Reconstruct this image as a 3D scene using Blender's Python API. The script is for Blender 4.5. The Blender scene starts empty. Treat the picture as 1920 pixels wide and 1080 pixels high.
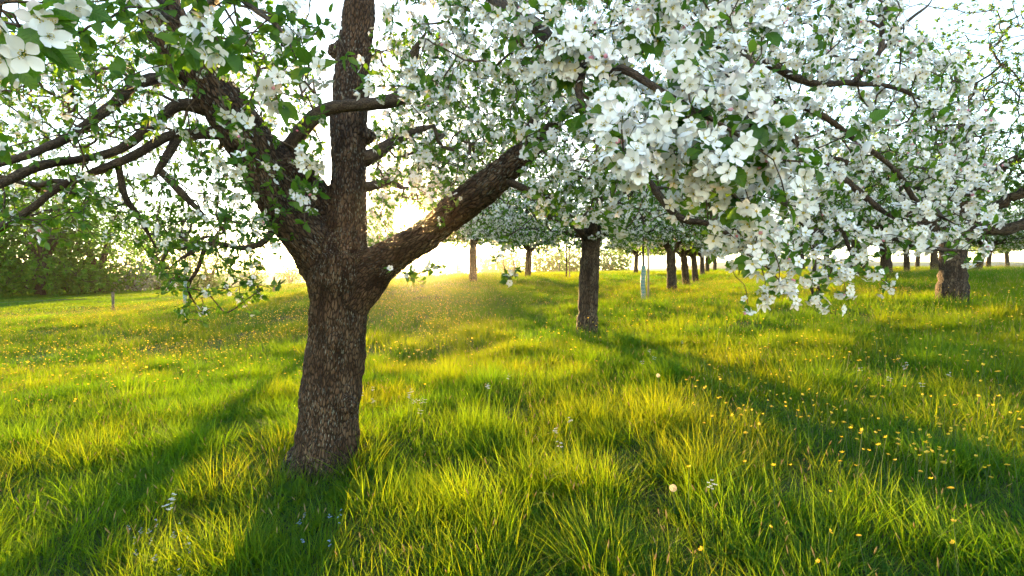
import bpy, math, random
import numpy as np
from mathutils import Vector, Matrix, noise as mnoise

random.seed(7)
rng = np.random.default_rng(11)
scene = bpy.context.scene
R = math.radians

# ------------------------------------------------------------------ camera
EYE = 1.35
cam_data = bpy.data.cameras.new('camera')
cam_data.sensor_width = 36.0
cam_data.lens = 18.0
cam_data.clip_start = 0.05
cam_data.clip_end = 5000.0
cam = bpy.data.objects.new('camera', cam_data)
cam.location = (0, 0, EYE)
cam.rotation_euler = (R(90), 0, 0)
scene.collection.objects.link(cam)
scene.camera = cam

# ------------------------------------------------------------------ sky and sun
SUN_AZ = math.atan2(-0.2, 1.0)          # a little left of straight ahead
SUN_EL = R(7.3)
world = bpy.data.worlds.new('World')
scene.world = world
world.use_nodes = True
wn, wl = world.node_tree.nodes, world.node_tree.links
wn.clear()
sky = wn.new('ShaderNodeTexSky')
sky.sky_type = 'NISHITA'
sky.sun_disc = True                      # the photograph looks straight into the sun
sky.sun_size = R(1.1)
sky.sun_intensity = 0.02
sky.sun_elevation = SUN_EL
sky.sun_rotation = SUN_AZ
sky.air_density = 1.0
sky.dust_density = 0.25
sky.ozone_density = 0.9
bg = wn.new('ShaderNodeBackground')
bg.inputs['Strength'].default_value = 0.15
wo = wn.new('ShaderNodeOutputWorld')
wl.new(sky.outputs[0], bg.inputs['Color'])
wl.new(bg.outputs[0], wo.inputs['Surface'])

sun_data = bpy.data.lights.new('sun', 'SUN')
sun_data.energy = 5.0
sun_data.angle = R(0.5)
sun_data.color = (1.0, 0.62, 0.24)
sun = bpy.data.objects.new('sun', sun_data)
sd = Vector((math.sin(SUN_AZ) * math.cos(SUN_EL), math.cos(SUN_AZ) * math.cos(SUN_EL), math.sin(SUN_EL)))
sun.rotation_euler = sd.to_track_quat('Z', 'Y').to_euler()
sun.location = sd * 50
scene.collection.objects.link(sun)

vs = scene.view_settings
scene.display_settings.display_device = 'sRGB'
vs.view_transform = 'Standard'
vs.look = 'None'
vs.exposure = 2.75
vs.gamma = 1.0
vs.use_curve_mapping = False

cy = scene.cycles
cy.use_denoising = True
cy.max_bounces = 5
cy.diffuse_bounces = 3
cy.glossy_bounces = 2
cy.transmission_bounces = 3
cy.transparent_max_bounces = 8
cy.volume_bounces = 0
cy.sample_clamp_indirect = 6.0
cy.use_adaptive_sampling = True
cy.adaptive_threshold = 0.02

# ------------------------------------------------------------------ small helpers
def P(px, py, d):
    """the point of the place that the photograph shows at (px, py), d metres ahead"""
    return np.array([(px - 960) / 960 * d, d, EYE - (py - 540) / 960 * d])

def norm(v):
    return v / np.maximum(np.linalg.norm(v, axis=-1, keepdims=True), 1e-9)

def link(o, parent=None):
    scene.collection.objects.link(o)
    if parent is not None:
        o.parent = parent
    return o

def tag(o, label=None, cat=None, group=None, kind=None):
    if label: o['label'] = label
    if cat: o['category'] = cat
    if group: o['group'] = group
    if kind: o['kind'] = kind
    return o

def empty(name, loc):
    o = bpy.data.objects.new(name, None)
    o.location = [float(c) for c in loc]
    o.empty_display_size = 0.2
    return link(o)

def mesh_from(name, V, F, mats, midx=None, smooth=True, attrs=None, vattrs=None):
    """V (n,3); F list of (m,k) index arrays, k = 3 or 4; midx list of arrays matching F"""
    me = bpy.data.meshes.new(name)
    V = np.asarray(V, dtype=np.float32)
    F = [np.asarray(f, dtype=np.int32) for f in F if len(f)]
    nf = sum(len(f) for f in F)
    me.vertices.add(len(V))
    me.vertices.foreach_set('co', V.ravel())
    loops = np.concatenate([f.ravel() for f in F])
    tot = np.concatenate([np.full(len(f), f.shape[1], np.int32) for f in F])
    start = np.concatenate([[0], np.cumsum(tot)[:-1]]).astype(np.int32)
    me.loops.add(len(loops))
    me.loops.foreach_set('vertex_index', loops)
    me.polygons.add(nf)
    me.polygons.foreach_set('loop_start', start)
    me.polygons.foreach_set('loop_total', tot)
    if midx is not None:
        me.polygons.foreach_set('material_index', np.concatenate([np.asarray(m, np.int32) for m in midx if len(m)]))
    me.polygons.foreach_set('use_smooth', np.full(nf, smooth, dtype=bool))
    for m in mats:
        me.materials.append(m)
    for k, a in (vattrs or {}).items():
        a = np.asarray(a, np.float32)
        if a.ndim == 2:
            at = me.attributes.new(k, 'FLOAT_VECTOR', 'POINT'); at.data.foreach_set('vector', a.ravel())
        else:
            at = me.attributes.new(k, 'FLOAT', 'POINT'); at.data.foreach_set('value', a)
    me.update(calc_edges=True)
    me.validate()
    return me

class MB:
    """collects shapes with a material slot, a bark coordinate and a random value per vertex"""
    def __init__(self):
        self.V, self.T, self.Q, self.mt, self.mq, self.A, self.Rn = [], [], [], [], [], [], []
        self.n = 0
    def add(self, V, F, m=0, bark=None, rnd=0.5):
        V = np.asarray(V, np.float32)
        F = np.asarray(F, np.int32)
        if F.shape[1] == 3:
            self.T.append(F + self.n); self.mt.append(np.full(len(F), m) if np.isscalar(m) else m)
        else:
            self.Q.append(F + self.n); self.mq.append(np.full(len(F), m) if np.isscalar(m) else m)
        self.V.append(V)
        self.A.append(V if bark is None else bark)
        self.Rn.append(np.full(len(V), rnd, np.float32) if np.isscalar(rnd) else rnd)
        self.n += len(V)
    def mesh(self, name, mats, smooth=True):
        F, M = [], []
        if self.T: F.append(np.concatenate(self.T)); M.append(np.concatenate(self.mt))
        if self.Q: F.append(np.concatenate(self.Q)); M.append(np.concatenate(self.mq))
        return mesh_from(name, np.concatenate(self.V), F, mats, M, smooth,
                         vattrs={'bark': np.concatenate(self.A), 'rnd': np.concatenate(self.Rn)})
    def build(self, name, mats, parent=None, smooth=True):
        return link(bpy.data.objects.new(name, self.mesh(name, mats, smooth)), parent)

def catmull(pts, step):
    pts = np.asarray(pts, float)
    p = np.vstack([2 * pts[0] - pts[1], pts, 2 * pts[-1] - pts[-2]])
    out = []
    for i in range(1, len(p) - 2):
        L = np.linalg.norm(p[i + 1, :3] - p[i, :3])
        n = max(1, int(round(L / step)))
        t = (np.arange(n) / n)[:, None]
        a, b, c, d = p[i - 1], p[i], p[i + 1], p[i + 2]
        out.append(0.5 * (2 * b + (c - a) * t + (2 * a - 5 * b + 4 * c - d) * t**2 + (3 * b - a - 3 * c + d) * t**3))
    out.append(p[-2][None])
    return np.vstack(out)

def frames_along(pts):
    T = norm(np.gradient(pts, axis=0))
    N = np.zeros_like(T)
    ref = np.array([0, 0, 1.0]) if abs(T[0, 2]) < 0.9 else np.array([1.0, 0, 0])
    n = norm(np.cross(T[0], ref))
    for i in range(len(T)):
        n = n - T[i] * np.dot(n, T[i])
        n = n / max(np.linalg.norm(n), 1e-9)
        N[i] = n
    return T, N, np.cross(T, N)

def tube(pts, rad, sides, cap=False, s0=0.0):
    pts = np.asarray(pts, float); rad = np.asarray(rad, float)
    T, N, B = frames_along(pts)
    a = np.arange(sides) / sides * 2 * np.pi
    ca, sa = np.cos(a)[None, :, None], np.sin(a)[None, :, None]
    V = pts[:, None] + rad[:, None, None] * (ca * N[:, None] + sa * B[:, None])
    s = s0 + np.concatenate([[0], np.cumsum(np.linalg.norm(np.diff(pts, axis=0), axis=1))])
    A = np.empty_like(V)
    A[:, :, 0] = rad[:, None] * np.cos(a); A[:, :, 1] = rad[:, None] * np.sin(a); A[:, :, 2] = s[:, None]
    n = len(pts)
    i = np.arange(n - 1)[:, None] * sides; j = np.arange(sides)[None]; k = (j + 1) % sides
    F = np.stack([i + j, i + k, i + sides + k, i + sides + j], -1).reshape(-1, 4)
    V = V.reshape(-1, 3); A = A.reshape(-1, 3)
    if cap:
        V = np.vstack([V, pts[:1], pts[-1:]]); A = np.vstack([A, A[:1], A[-1:]])
        c0, c1 = n * sides, n * sides + 1
        j = np.arange(sides); k = (j + 1) % sides
        T3 = np.vstack([np.stack([np.full(sides, c0), k, j], 1), np.stack([np.full(sides, c1), (n - 1) * sides + j, (n - 1) * sides + k], 1)])
        return V, F, A, T3
    return V, F, A, None

def vnoise(x, y, seed=0):
    """smooth value noise on the ground plane, 0..1"""
    xi, yi = np.floor(x), np.floor(y)
    fx, fy = x - xi, y - yi
    fx = fx * fx * (3 - 2 * fx); fy = fy * fy * (3 - 2 * fy)
    def h(a, b):
        v = np.sin(a * 127.1 + b * 311.7 + seed * 74.7) * 43758.5453
        return v - np.floor(v)
    return (h(xi, yi) * (1 - fx) + h(xi + 1, yi) * fx) * (1 - fy) + (h(xi, yi + 1) * (1 - fx) + h(xi + 1, yi + 1) * fx) * fy

# ------------------------------------------------------------------ materials
def new_mat(name):
    m = bpy.data.materials.new(name)
    m.use_nodes = True
    nt = m.node_tree
    nt.nodes.clear()
    out = nt.nodes.new('ShaderNodeOutputMaterial')
    return m, nt, out

def ramp(nt, fac, stops):
    r = nt.nodes.new('ShaderNodeValToRGB')
    e = r.color_ramp.elements
    while len(e) < len(stops): e.new(0.5)
    for i, (p, c) in enumerate(stops):
        e[i].position = p; e[i].color = (*c, 1)
    nt.links.new(fac, r.inputs[0])
    return r.outputs[0]

def attr(nt, name, kind='GEOMETRY'):
    a = nt.nodes.new('ShaderNodeAttribute')
    a.attribute_name = name
    a.attribute_type = kind
    return a

def leafy(name, stops, tstops, tfac=0.5, gloss=0.08, rough=0.45, instancer=False):
    """thin leaf, petal or blade: reflects one colour and lets another through"""
    m, nt, out = new_mat(name)
    fac = attr(nt, 'rnd').outputs['Fac']
    if instancer:
        oi = nt.nodes.new('ShaderNodeObjectInfo')
        mx = nt.nodes.new('ShaderNodeMath'); mx.operation = 'MULTIPLY_ADD'
        mx.inputs[1].default_value = 0.5
        ml = nt.nodes.new('ShaderNodeMath'); ml.operation = 'MULTIPLY'; ml.inputs[1].default_value = 0.5
        nt.links.new(fac, ml.inputs[0])
        nt.links.new(oi.outputs['Random'], mx.inputs[0]); nt.links.new(ml.outputs[0], mx.inputs[2])
        fac = mx.outputs[0]
    d = nt.nodes.new('ShaderNodeBsdfDiffuse'); t = nt.nodes.new('ShaderNodeBsdfTranslucent')
    nt.links.new(ramp(nt, fac, stops), d.inputs['Color'])
    nt.links.new(ramp(nt, fac, tstops), t.inputs['Color'])
    mix = nt.nodes.new('ShaderNodeMixShader'); mix.inputs[0].default_value = tfac
    nt.links.new(d.outputs[0], mix.inputs[1]); nt.links.new(t.outputs[0], mix.inputs[2])
    last = mix
    if gloss:
        g = nt.nodes.new('ShaderNodeBsdfGlossy'); g.inputs['Roughness'].default_value = rough
        g.inputs['Color'].default_value = (0.9, 0.9, 0.9, 1)
        m2 = nt.nodes.new('ShaderNodeMixShader'); m2.inputs[0].default_value = gloss
        nt.links.new(mix.outputs[0], m2.inputs[1]); nt.links.new(g.outputs[0], m2.inputs[2])
        last = m2
    nt.links.new(last.outputs[0], out.inputs['Surface'])
    return m

def bark_mat(name, dark, mid, light, fine=1.0, bump=0.6, lichen=0.5):
    m, nt, out = new_mat(name)
    L = nt.links.new
    a = attr(nt, 'bark')
    mp = nt.nodes.new('ShaderNodeMapping'); mp.inputs['Scale'].default_value = (1, 1, 0.33)
    L(a.outputs['Vector'], mp.inputs[0])
    vo = nt.nodes.new('ShaderNodeTexVoronoi'); vo.feature = 'DISTANCE_TO_EDGE'; vo.inputs['Scale'].default_value = 42 * fine
    ns = nt.nodes.new('ShaderNodeTexNoise'); ns.inputs['Scale'].default_value = 16 * fine; ns.inputs['Detail'].default_value = 7
    nf = nt.nodes.new('ShaderNodeTexNoise'); nf.inputs['Scale'].default_value = 90 * fine; nf.inputs['Detail'].default_value = 5
    nl = nt.nodes.new('ShaderNodeTexNoise'); nl.inputs['Scale'].default_value = 3.0; nl.inputs['Detail'].default_value = 4
    # warp the crack network a little
    wa = nt.nodes.new('ShaderNodeVectorMath'); wa.operation = 'MULTIPLY_ADD'
    wa.inputs[1].default_value = (0.02, 0.02, 0.02)
    L(mp.outputs[0], ns.inputs['Vector']); L(mp.outputs[0], nf.inputs['Vector']); L(a.outputs['Vector'], nl.inputs['Vector'])
    L(ns.outputs['Color'], wa.inputs[0]); L(mp.outputs[0], wa.inputs[2]); L(wa.outputs[0], vo.inputs['Vector'])
    crack = nt.nodes.new('ShaderNodeMapRange'); crack.inputs['From Max'].default_value = 0.18
    L(vo.outputs['Distance'], crack.inputs['Value'])
    h = nt.nodes.new('ShaderNodeMath'); h.operation = 'MULTIPLY_ADD'; h.inputs[1].default_value = 0.55
    L(nf.outputs['Fac'], h.inputs[0]); L(crack.outputs[0], h.inputs[2])
    col = ramp(nt, ns.outputs['Fac'], [(0.3, dark), (0.5, mid), (0.72, light)])
    mp2 = nt.nodes.new('ShaderNodeMapping'); mp2.inputs['Scale'].default_value = (1, 1, 0.14)
    st = nt.nodes.new('ShaderNodeTexNoise'); st.inputs['Scale'].default_value = 13; st.inputs['Detail'].default_value = 4
    L(a.outputs['Vector'], mp2.inputs[0]); L(mp2.outputs[0], st.inputs['Vector'])
    sr = ramp(nt, st.outputs['Fac'], [(0.36, (.50, .44, .40)), (0.52, (1, 1, 1)), (0.68, (1.0, 1.0, 1.0))])
    ml = nt.nodes.new('ShaderNodeMix'); ml.data_type = 'RGBA'; ml.blend_type = 'MULTIPLY'; ml.inputs['Factor'].default_value = 1
    L(col, ml.inputs['A']); L(sr, ml.inputs['B']); col = ml.outputs['Result']
    mx = nt.nodes.new('ShaderNodeMix'); mx.data_type = 'RGBA'
    L(crack.outputs[0], mx.inputs['Factor']); mx.inputs['A'].default_value = (*[c * 0.45 for c in dark], 1); L(col, mx.inputs['B'])
    lm = nt.nodes.new('ShaderNodeMath'); lm.operation = 'MULTIPLY'
    lr = nt.nodes.new('ShaderNodeMapRange'); lr.inputs['From Min'].default_value = 0.56; lr.inputs['From Max'].default_value = 0.70
    L(nf.outputs['Fac'], lr.inputs['Value'])
    lr2 = nt.nodes.new('ShaderNodeMapRange'); lr2.inputs['From Min'].default_value = 0.40; lr2.inputs['From Max'].default_value = 0.58
    lr2.inputs['To Max'].default_value = lichen
    L(nl.outputs['Fac'], lr2.inputs['Value'])
    L(lr.outputs[0], lm.inputs[0]); L(lr2.outputs[0], lm.inputs[1])
    mx2 = nt.nodes.new('ShaderNodeMix'); mx2.data_type = 'RGBA'
    L(lm.outputs[0], mx2.inputs['Factor']); L(mx.outputs['Result'], mx2.inputs['A']); mx2.inputs['B'].default_value = (0.25, 0.24, 0.21, 1)
    bs = nt.nodes.new('ShaderNodeBsdfPrincipled'); bs.inputs['Roughness'].default_value = 0.85
    bs.inputs['Specular IOR Level'].default_value = 0.25
    L(mx2.outputs['Result'], bs.inputs['Base Color'])
    bp = nt.nodes.new('ShaderNodeBump'); bp.inputs['Strength'].default_value = bump; bp.inputs['Distance'].default_value = 0.012 / fine
    L(h.outputs[0], bp.inputs['Height']); L(bp.outputs[0], bs.inputs['Normal'])
    L(bs.outputs[0], out.inputs['Surface'])
    return m

def plain(name, stops, scale=8.0, rough=0.8, bump=0.3, coord='Object', detail=6):
    m, nt, out = new_mat(name)
    L = nt.links.new
    tc = nt.nodes.new('ShaderNodeTexCoord')
    ns = nt.nodes.new('ShaderNodeTexNoise'); ns.inputs['Scale'].default_value = scale; ns.inputs['Detail'].default_value = detail
    L(tc.outputs[coord], ns.inputs['Vector'])
    bs = nt.nodes.new('ShaderNodeBsdfPrincipled'); bs.inputs['Roughness'].default_value = rough
    bs.inputs['Specular IOR Level'].default_value = 0.2
    L(ramp(nt, ns.outputs['Fac'], stops), bs.inputs['Base Color'])
    if bump:
        bp = nt.nodes.new('ShaderNodeBump'); bp.inputs['Strength'].default_value = bump; bp.inputs['Distance'].default_value = 0.01
        L(ns.outputs['Fac'], bp.inputs['Height']); L(bp.outputs[0], bs.inputs['Normal'])
    L(bs.outputs[0], out.inputs['Surface'])
    return m

M = {}
M['bark'] = bark_mat('bark_old_apple', (0.040, 0.022, 0.013), (0.098, 0.055, 0.033), (0.18, 0.112, 0.070), 1.25, 1.0, 1.0)
M['bark_branch'] = bark_mat('bark_branch', (0.045, 0.028, 0.019), (0.095, 0.062, 0.042), (0.16, 0.115, 0.08), 3.6, 0.45, 0.5)
M['bark_far'] = bark_mat('bark_orchard', (0.035, 0.022, 0.014), (0.085, 0.055, 0.036), (0.15, 0.11, 0.075), 0.7, 0.8, 0.4)
M['twig'] = plain('twig_bark', [(0.3, (0.05, 0.032, 0.022)), (0.7, (0.12, 0.085, 0.06))], 60, 0.8, 0.2)
M['petal'] = leafy('petal_white', [(0.0, (0.85, 0.85, 0.86)), (0.62, (0.86, 0.85, 0.86)), (0.85, (0.85, 0.77, 0.80)), (1.0, (0.82, 0.62, 0.68))],
                   [(0.0, (0.78, 0.76, 0.72)), (1.0, (0.75, 0.6, 0.6))], 0.24, 0.0)
M['bud'] = leafy('bud_pink', [(0.0, (0.78, 0.42, 0.50)), (1.0, (0.72, 0.22, 0.32))], [(0, (0.7, 0.35, 0.4)), (1, (0.7, 0.3, 0.35))], 0.3, 0.03)
M['stamen'] = leafy('stamen_yellow', [(0.0, (0.62, 0.50, 0.12)), (1.0, (0.55, 0.46, 0.10))], [(0, (0.5, 0.4, 0.08)), (1, (0.5, 0.4, 0.08))], 0.3, 0.0)
M['leaf'] = leafy('apple_leaf', [(0.0, (0.026, 0.085, 0.010)), (0.5, (0.045, 0.125, 0.012)), (1.0, (0.075, 0.165, 0.020))],
                  [(0.0, (0.11, 0.26, 0.012)), (0.5, (0.17, 0.34, 0.014)), (1.0, (0.27, 0.42, 0.03))], 0.5, 0.02)
def veined():
    m = M['leaf'].copy(); m.name = 'apple_leaf_veined'
    nt = m.node_tree; L = nt.links.new
    a = attr(nt, 'bark'); sx = nt.nodes.new('ShaderNodeSeparateXYZ'); L(a.outputs['Vector'], sx.inputs[0])
    def mth(op, x, y=None, z=None):
        n = nt.nodes.new('ShaderNodeMath'); n.operation = op
        for i, v in enumerate((x, y, z)):
            if v is None: continue
            if isinstance(v, (int, float)): n.inputs[i].default_value = v
            else: L(v, n.inputs[i])
        return n.outputs[0]
    ay = mth('ABSOLUTE', sx.outputs['Y'])
    ph = mth('SINE', mth('MULTIPLY', mth('SUBTRACT', sx.outputs['X'], mth('MULTIPLY', ay, .9)), 62.0))
    side = mth('SMOOTH_MAX', mth('MULTIPLY', mth('SUBTRACT', ph, .72), 2.6), 0.0, .05)
    rib = mth('LESS_THAN', ay, .013)
    v = mth('MINIMUM', mth('ADD', side, rib), 1.0)
    for n in [n for n in nt.nodes if n.type in ('BSDF_DIFFUSE', 'BSDF_TRANSLUCENT')]:
        src = n.inputs['Color'].links[0].from_socket
        mx = nt.nodes.new('ShaderNodeMix'); mx.data_type = 'RGBA'
        L(mth('MULTIPLY', v, .55), mx.inputs['Factor']); L(src, mx.inputs['A'])
        mx.inputs['B'].default_value = (.16, .24, .06, 1) if n.type == 'BSDF_DIFFUSE' else (.10, .20, .02, 1)
        L(mx.outputs['Result'], n.inputs['Color'])
    bp = nt.nodes.new('ShaderNodeBump'); bp.inputs['Strength'].default_value = .5; bp.inputs['Distance'].default_value = .02; bp.invert = True
    L(v, bp.inputs['Height'])
    for n in nt.nodes:
        if n.type in ('BSDF_DIFFUSE', 'BSDF_TRANSLUCENT', 'BSDF_GLOSSY'): L(bp.outputs[0], n.inputs['Normal'])
    return m
M['leaf_near'] = veined()
M['stalk'] = leafy('green_stalk', [(0, (0.08, 0.13, 0.03)), (1, (0.12, 0.16, 0.05))], [(0, (0.1, 0.16, 0.03)), (1, (0.1, 0.16, 0.03))], 0.2, 0.03)
M['oak'] = leafy('woodland_leaf', [(0.0, (0.045, 0.12, 0.016)), (0.6, (0.07, 0.155, 0.02)), (1.0, (0.11, 0.19, 0.03))],
                 [(0.0, (0.12, 0.36, 0.02)), (1.0, (0.26, 0.50, 0.03))], 0.5, 0.0)
M['grey_leaf'] = leafy('silvery_leaf', [(0.0, (0.16, 0.19, 0.15)), (1.0, (0.30, 0.33, 0.28))], [(0, (0.15, 0.18, 0.12)), (1, (0.2, 0.24, 0.15))], 0.35, 0.03)
M['grass'] = leafy('grass_blade', [(0.0, (0.016, 0.075, 0.006)), (0.5, (0.030, 0.110, 0.007)), (1.0, (0.055, 0.13, 0.010))],
                   [(0.0, (0.09, 0.27, 0.003)), (0.5, (0.23, 0.37, 0.003)), (1.0, (0.48, 0.44, 0.006))], 0.52, 0.010, 0.45, True)
M['seed'] = leafy('grass_seed_head', [(0.0, (0.26, 0.23, 0.10)), (1.0, (0.38, 0.30, 0.16))], [(0, (0.42, 0.34, 0.12)), (1, (0.52, 0.38, 0.16))], 0.5, 0.0, instancer=True)
M['yellow'] = leafy('buttercup_yellow', [(0.0, (0.72, 0.46, 0.015)), (1.0, (0.78, 0.55, 0.02))], [(0, (0.7, 0.45, 0.02)), (1, (0.7, 0.5, 0.03))], 0.35, 0.05)
M['white_small'] = leafy('white_wildflower', [(0, (0.78, 0.78, 0.80)), (1, (0.70, 0.72, 0.80))], [(0, (0.7, 0.7, 0.7)), (1, (0.7, 0.7, 0.7))], 0.35, 0)
M['blue_small'] = leafy('speedwell_blue', [(0, (0.30, 0.36, 0.62)), (1, (0.45, 0.5, 0.68))], [(0, (0.3, 0.36, 0.6)), (1, (0.4, 0.45, 0.6))], 0.3, 0)
M['fluff'] = leafy('seed_fluff', [(0, (0.70, 0.62, 0.52)), (1, (0.74, 0.68, 0.58))], [(0, (0.7, 0.6, 0.45)), (1, (0.7, 0.6, 0.45))], 0.5, 0)
M['soil'] = plain('meadow_ground', [(0.3, (0.020, 0.022, 0.008)), (0.5, (0.040, 0.060, 0.012)), (0.7, (0.085, 0.085, 0.03))], 34, 0.95, 0.9, detail=9)
M['hill'] = plain('far_field', [(0.3, (0.24, 0.19, 0.11)), (0.6, (0.30, 0.23, 0.14)), (0.8, (0.20, 0.20, 0.09))], 0.03, 0.95, 0.0)
M['post'] = plain('weathered_post', [(0.3, (0.09, 0.07, 0.05)), (0.7, (0.2, 0.16, 0.12))], 14, 0.9, 0.5)
M['wire'] = plain('fence_wire', [(0.3, (0.2, 0.2, 0.2)), (0.7, (0.3, 0.29, 0.28))], 10, 0.5, 0)
M['guard'] = plain('guard_plastic', [(0.3, (0.09, 0.22, 0.20)), (0.7, (0.12, 0.26, 0.24))], 20, 0.5, 0)
M['guard_pale'] = plain('guard_lining', [(0.3, (0.38, 0.38, 0.34)), (0.7, (0.44, 0.44, 0.40))], 20, 0.7, 0)
M['stake'] = plain('stake_wood', [(0.3, (0.22, 0.16, 0.10)), (0.7, (0.36, 0.28, 0.19))], 20, 0.85, 0.3)

# ------------------------------------------------------------------ ground
CTRL = [  # seen point of the grass line (px, py, metres ahead), lowered by the grass standing on it
    (600, 885, 3.38, .03), (620, 860, 3.6, .02), (1100, 620, 10, .10), (1785, 562, 10.5, .10), (887, 524, 24, .12), (990, 518, 27, .12), (1260, 543, 20, .12),
    (1285, 533, 26, .12), (1303, 524, 31, .12), (1598, 519, 20, .1), (1751, 512, 28, .1), (1830, 513, 28, .1), (1340, 508, 50, .1),
    (1207, 558, 16.5, .12), (213, 585, 24, .12), (0, 598, 21, .12), (513, 549, 30, .12), (0, 554, 45, 0), (300, 545, 55, 0), (560, 532, 60, 0),
    (800, 523, 34, .12), (1000, 514, 38, .1), (1600, 502, 45, .1), (1900, 504, 45, .1), (700, 537, 21, .12), (348, 572, 22, .12), (300, 640, 12, .15), (100, 700, 8, .15)]
cp = [P(a, b, d) - np.array([0, 0, g]) for a, b, d, g in CTRL]
cp += [np.array(q, float) for q in [(0, 0, 0), (-4, 0, -.05), (4, 0, .15), (0, -10, -.4), (-10, -8, -.6), (12, -8, .2), (-3.5, 3.6, .0), (3.5, 3.6, .28), (6, 5, .5), (-7, 5, .02), (1.2, 2.4, .1)]]
cp = np.array(cp)
def _tps():
    n = len(cp)
    D = np.linalg.norm(cp[:, None, :2] - cp[None, :, :2], axis=2)
    K = np.where(D > 0, D * D * np.log(np.maximum(D, 1e-9)), 0) + np.eye(n) * 0.8
    A = np.zeros((n + 3, n + 3)); A[:n, :n] = K
    A[:n, n] = 1; A[:n, n + 1:] = cp[:, :2]; A[n:, :n] = A[:n, n:].T
    return np.linalg.solve(A, np.concatenate([cp[:, 2], np.zeros(3)]))
TW = _tps()
def ground(x, y):
    x = np.atleast_1d(np.asarray(x, float)); y = np.atleast_1d(np.asarray(y, float))
    xc, yc = np.clip(x, -48, 48), np.clip(y, -14, 56)
    z = np.full(x.shape, TW[-3]) + TW[-2] * xc + TW[-1] * yc
    for i in range(len(cp)):
        d2 = (xc - cp[i, 0])**2 + (yc - cp[i, 1])**2
        z += TW[i] * 0.5 * d2 * np.log(np.maximum(d2, 1e-12))
    out = np.maximum(np.hypot(x - xc, y - yc), 0)
    z = z - 2.2 * (1 - np.exp(-(out / 45.0)**2))      # beyond the rise the land falls away
    near = np.exp(-out / 20)
    z += near * (0.10 * (vnoise(x * .7, y * .7, 3) - .5) + 0.05 * (vnoise(x * 2.1, y * 2.1, 4) - .5))
    return z
def gz(x, y): return float(ground(x, y)[0])

u = np.linspace(-1, 1, 181)
gx = np.sign(u) * (np.abs(u) * 18 + 1600 * np.abs(u)**7 )
w = np.linspace(-0.45, 1, 181)
gy = np.sign(w) * (np.abs(w) * 40 + 2200 * np.abs(w)**8)
GX, GY = np.meshgrid(gx, gy)
GZ = ground(GX.ravel(), GY.ravel())
ni = len(gx)
ii = (np.arange(len(gy) - 1)[:, None] * ni + np.arange(ni - 1)[None]).ravel()
me = mesh_from('ground', np.stack([GX.ravel(), GY.ravel(), GZ], 1), [np.stack([ii, ii + 1, ii + ni + 1, ii + ni], 1)], [M['soil']])
tag(link(bpy.data.objects.new('ground', me)), kind='structure')

# a far pale field on the slope beyond the orchard
hx = np.linspace(-260, 420, 90); hy = np.linspace(110, 420, 40)
HX, HY = np.meshgrid(hx, hy)
prof = 1 / (1 + np.exp(-(HY - 190) / 22)) * (9.5 + 4.0 * (vnoise(HX / 70, HY / 70, 9) - .5) + np.clip(HX / 60, -2.5, 3))
HZ = -3.0 + prof * 1.5
ni = len(hx); ii = (np.arange(len(hy) - 1)[:, None] * ni + np.arange(ni - 1)[None]).ravel()
me = mesh_from('hill', np.stack([HX.ravel(), HY.ravel(), HZ.ravel()], 1), [np.stack([ii, ii + 1, ii + ni + 1, ii + ni], 1)], [M['hill']])
tag(link(bpy.data.objects.new('hill', me)), kind='structure')

# ------------------------------------------------------------------ plant templates (V, tris, quads, material slots)
def petal_grid(nu, nv, L, W, cup, curl, claw=0.14):
    V = []
    for i in range(nu + 1):
        t = i / nu
        w = (claw + (1 - claw) * math.sin(min(1, t / 0.62) * math.pi / 2)) if t < 0.62 else math.sqrt(max(0.0, 1 - ((t - 0.62) / 0.40)**2))
        for j in range(nv + 1):
            s = -1 + 2 * j / nv
            V.append((0.0025 + L * t - 0.06 * L * s * s * t, s * w * W, cup * t**1.6 + 0.10 * W * s * s * (1 if t > .2 else .3) - curl * max(0, t - .7)**2))
    F = [(i * (nv + 1) + j, (i + 1) * (nv + 1) + j, (i + 1) * (nv + 1) + j + 1, i * (nv + 1) + j + 1) for i in range(nu) for j in range(nv)]
    return np.array(V), np.array(F)

class Tpl:
    def __init__(self): self.V, self.F, self.m, self.r, self.n = [], [], [], [], 0
    def add(self, V, F, m, r=None):
        V = np.asarray(V, float); F = np.asarray(F)
        if F.shape[1] == 3: F = np.concatenate([F, F[:, 2:]], 1)[:, :4]; tri = True
        else: tri = False
        self.V.append(V); self.F.append((F + self.n, tri)); self.m.append(np.full(len(F), m)); self.n += len(V)
        self.r.append(np.zeros(len(V)) if r is None else np.asarray(r, float))
    def done(self):
        self.V = np.vstack(self.V)
        self.rr = np.concatenate(self.r)
        self.T = np.vstack([f[:, :3] for f, t in self.F if t]) if any(t for _, t in self.F) else np.zeros((0, 3), int)
        self.Q = np.vstack([f for f, t in self.F if not t]) if any(not t for _, t in self.F) else np.zeros((0, 4), int)
        self.mt = np.concatenate([m for m, (f, t) in zip(self.m, self.F) if t]) if len(self.T) else np.zeros(0, int)
        self.mq = np.concatenate([m for m, (f, t) in zip(self.m, self.F) if not t]) if len(self.Q) else np.zeros(0, int)
        return self

def rotz(V, a):
    c, s = math.cos(a), math.sin(a)
    return V @ np.array([[c, s, 0], [-s, c, 0], [0, 0, 1]])

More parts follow.
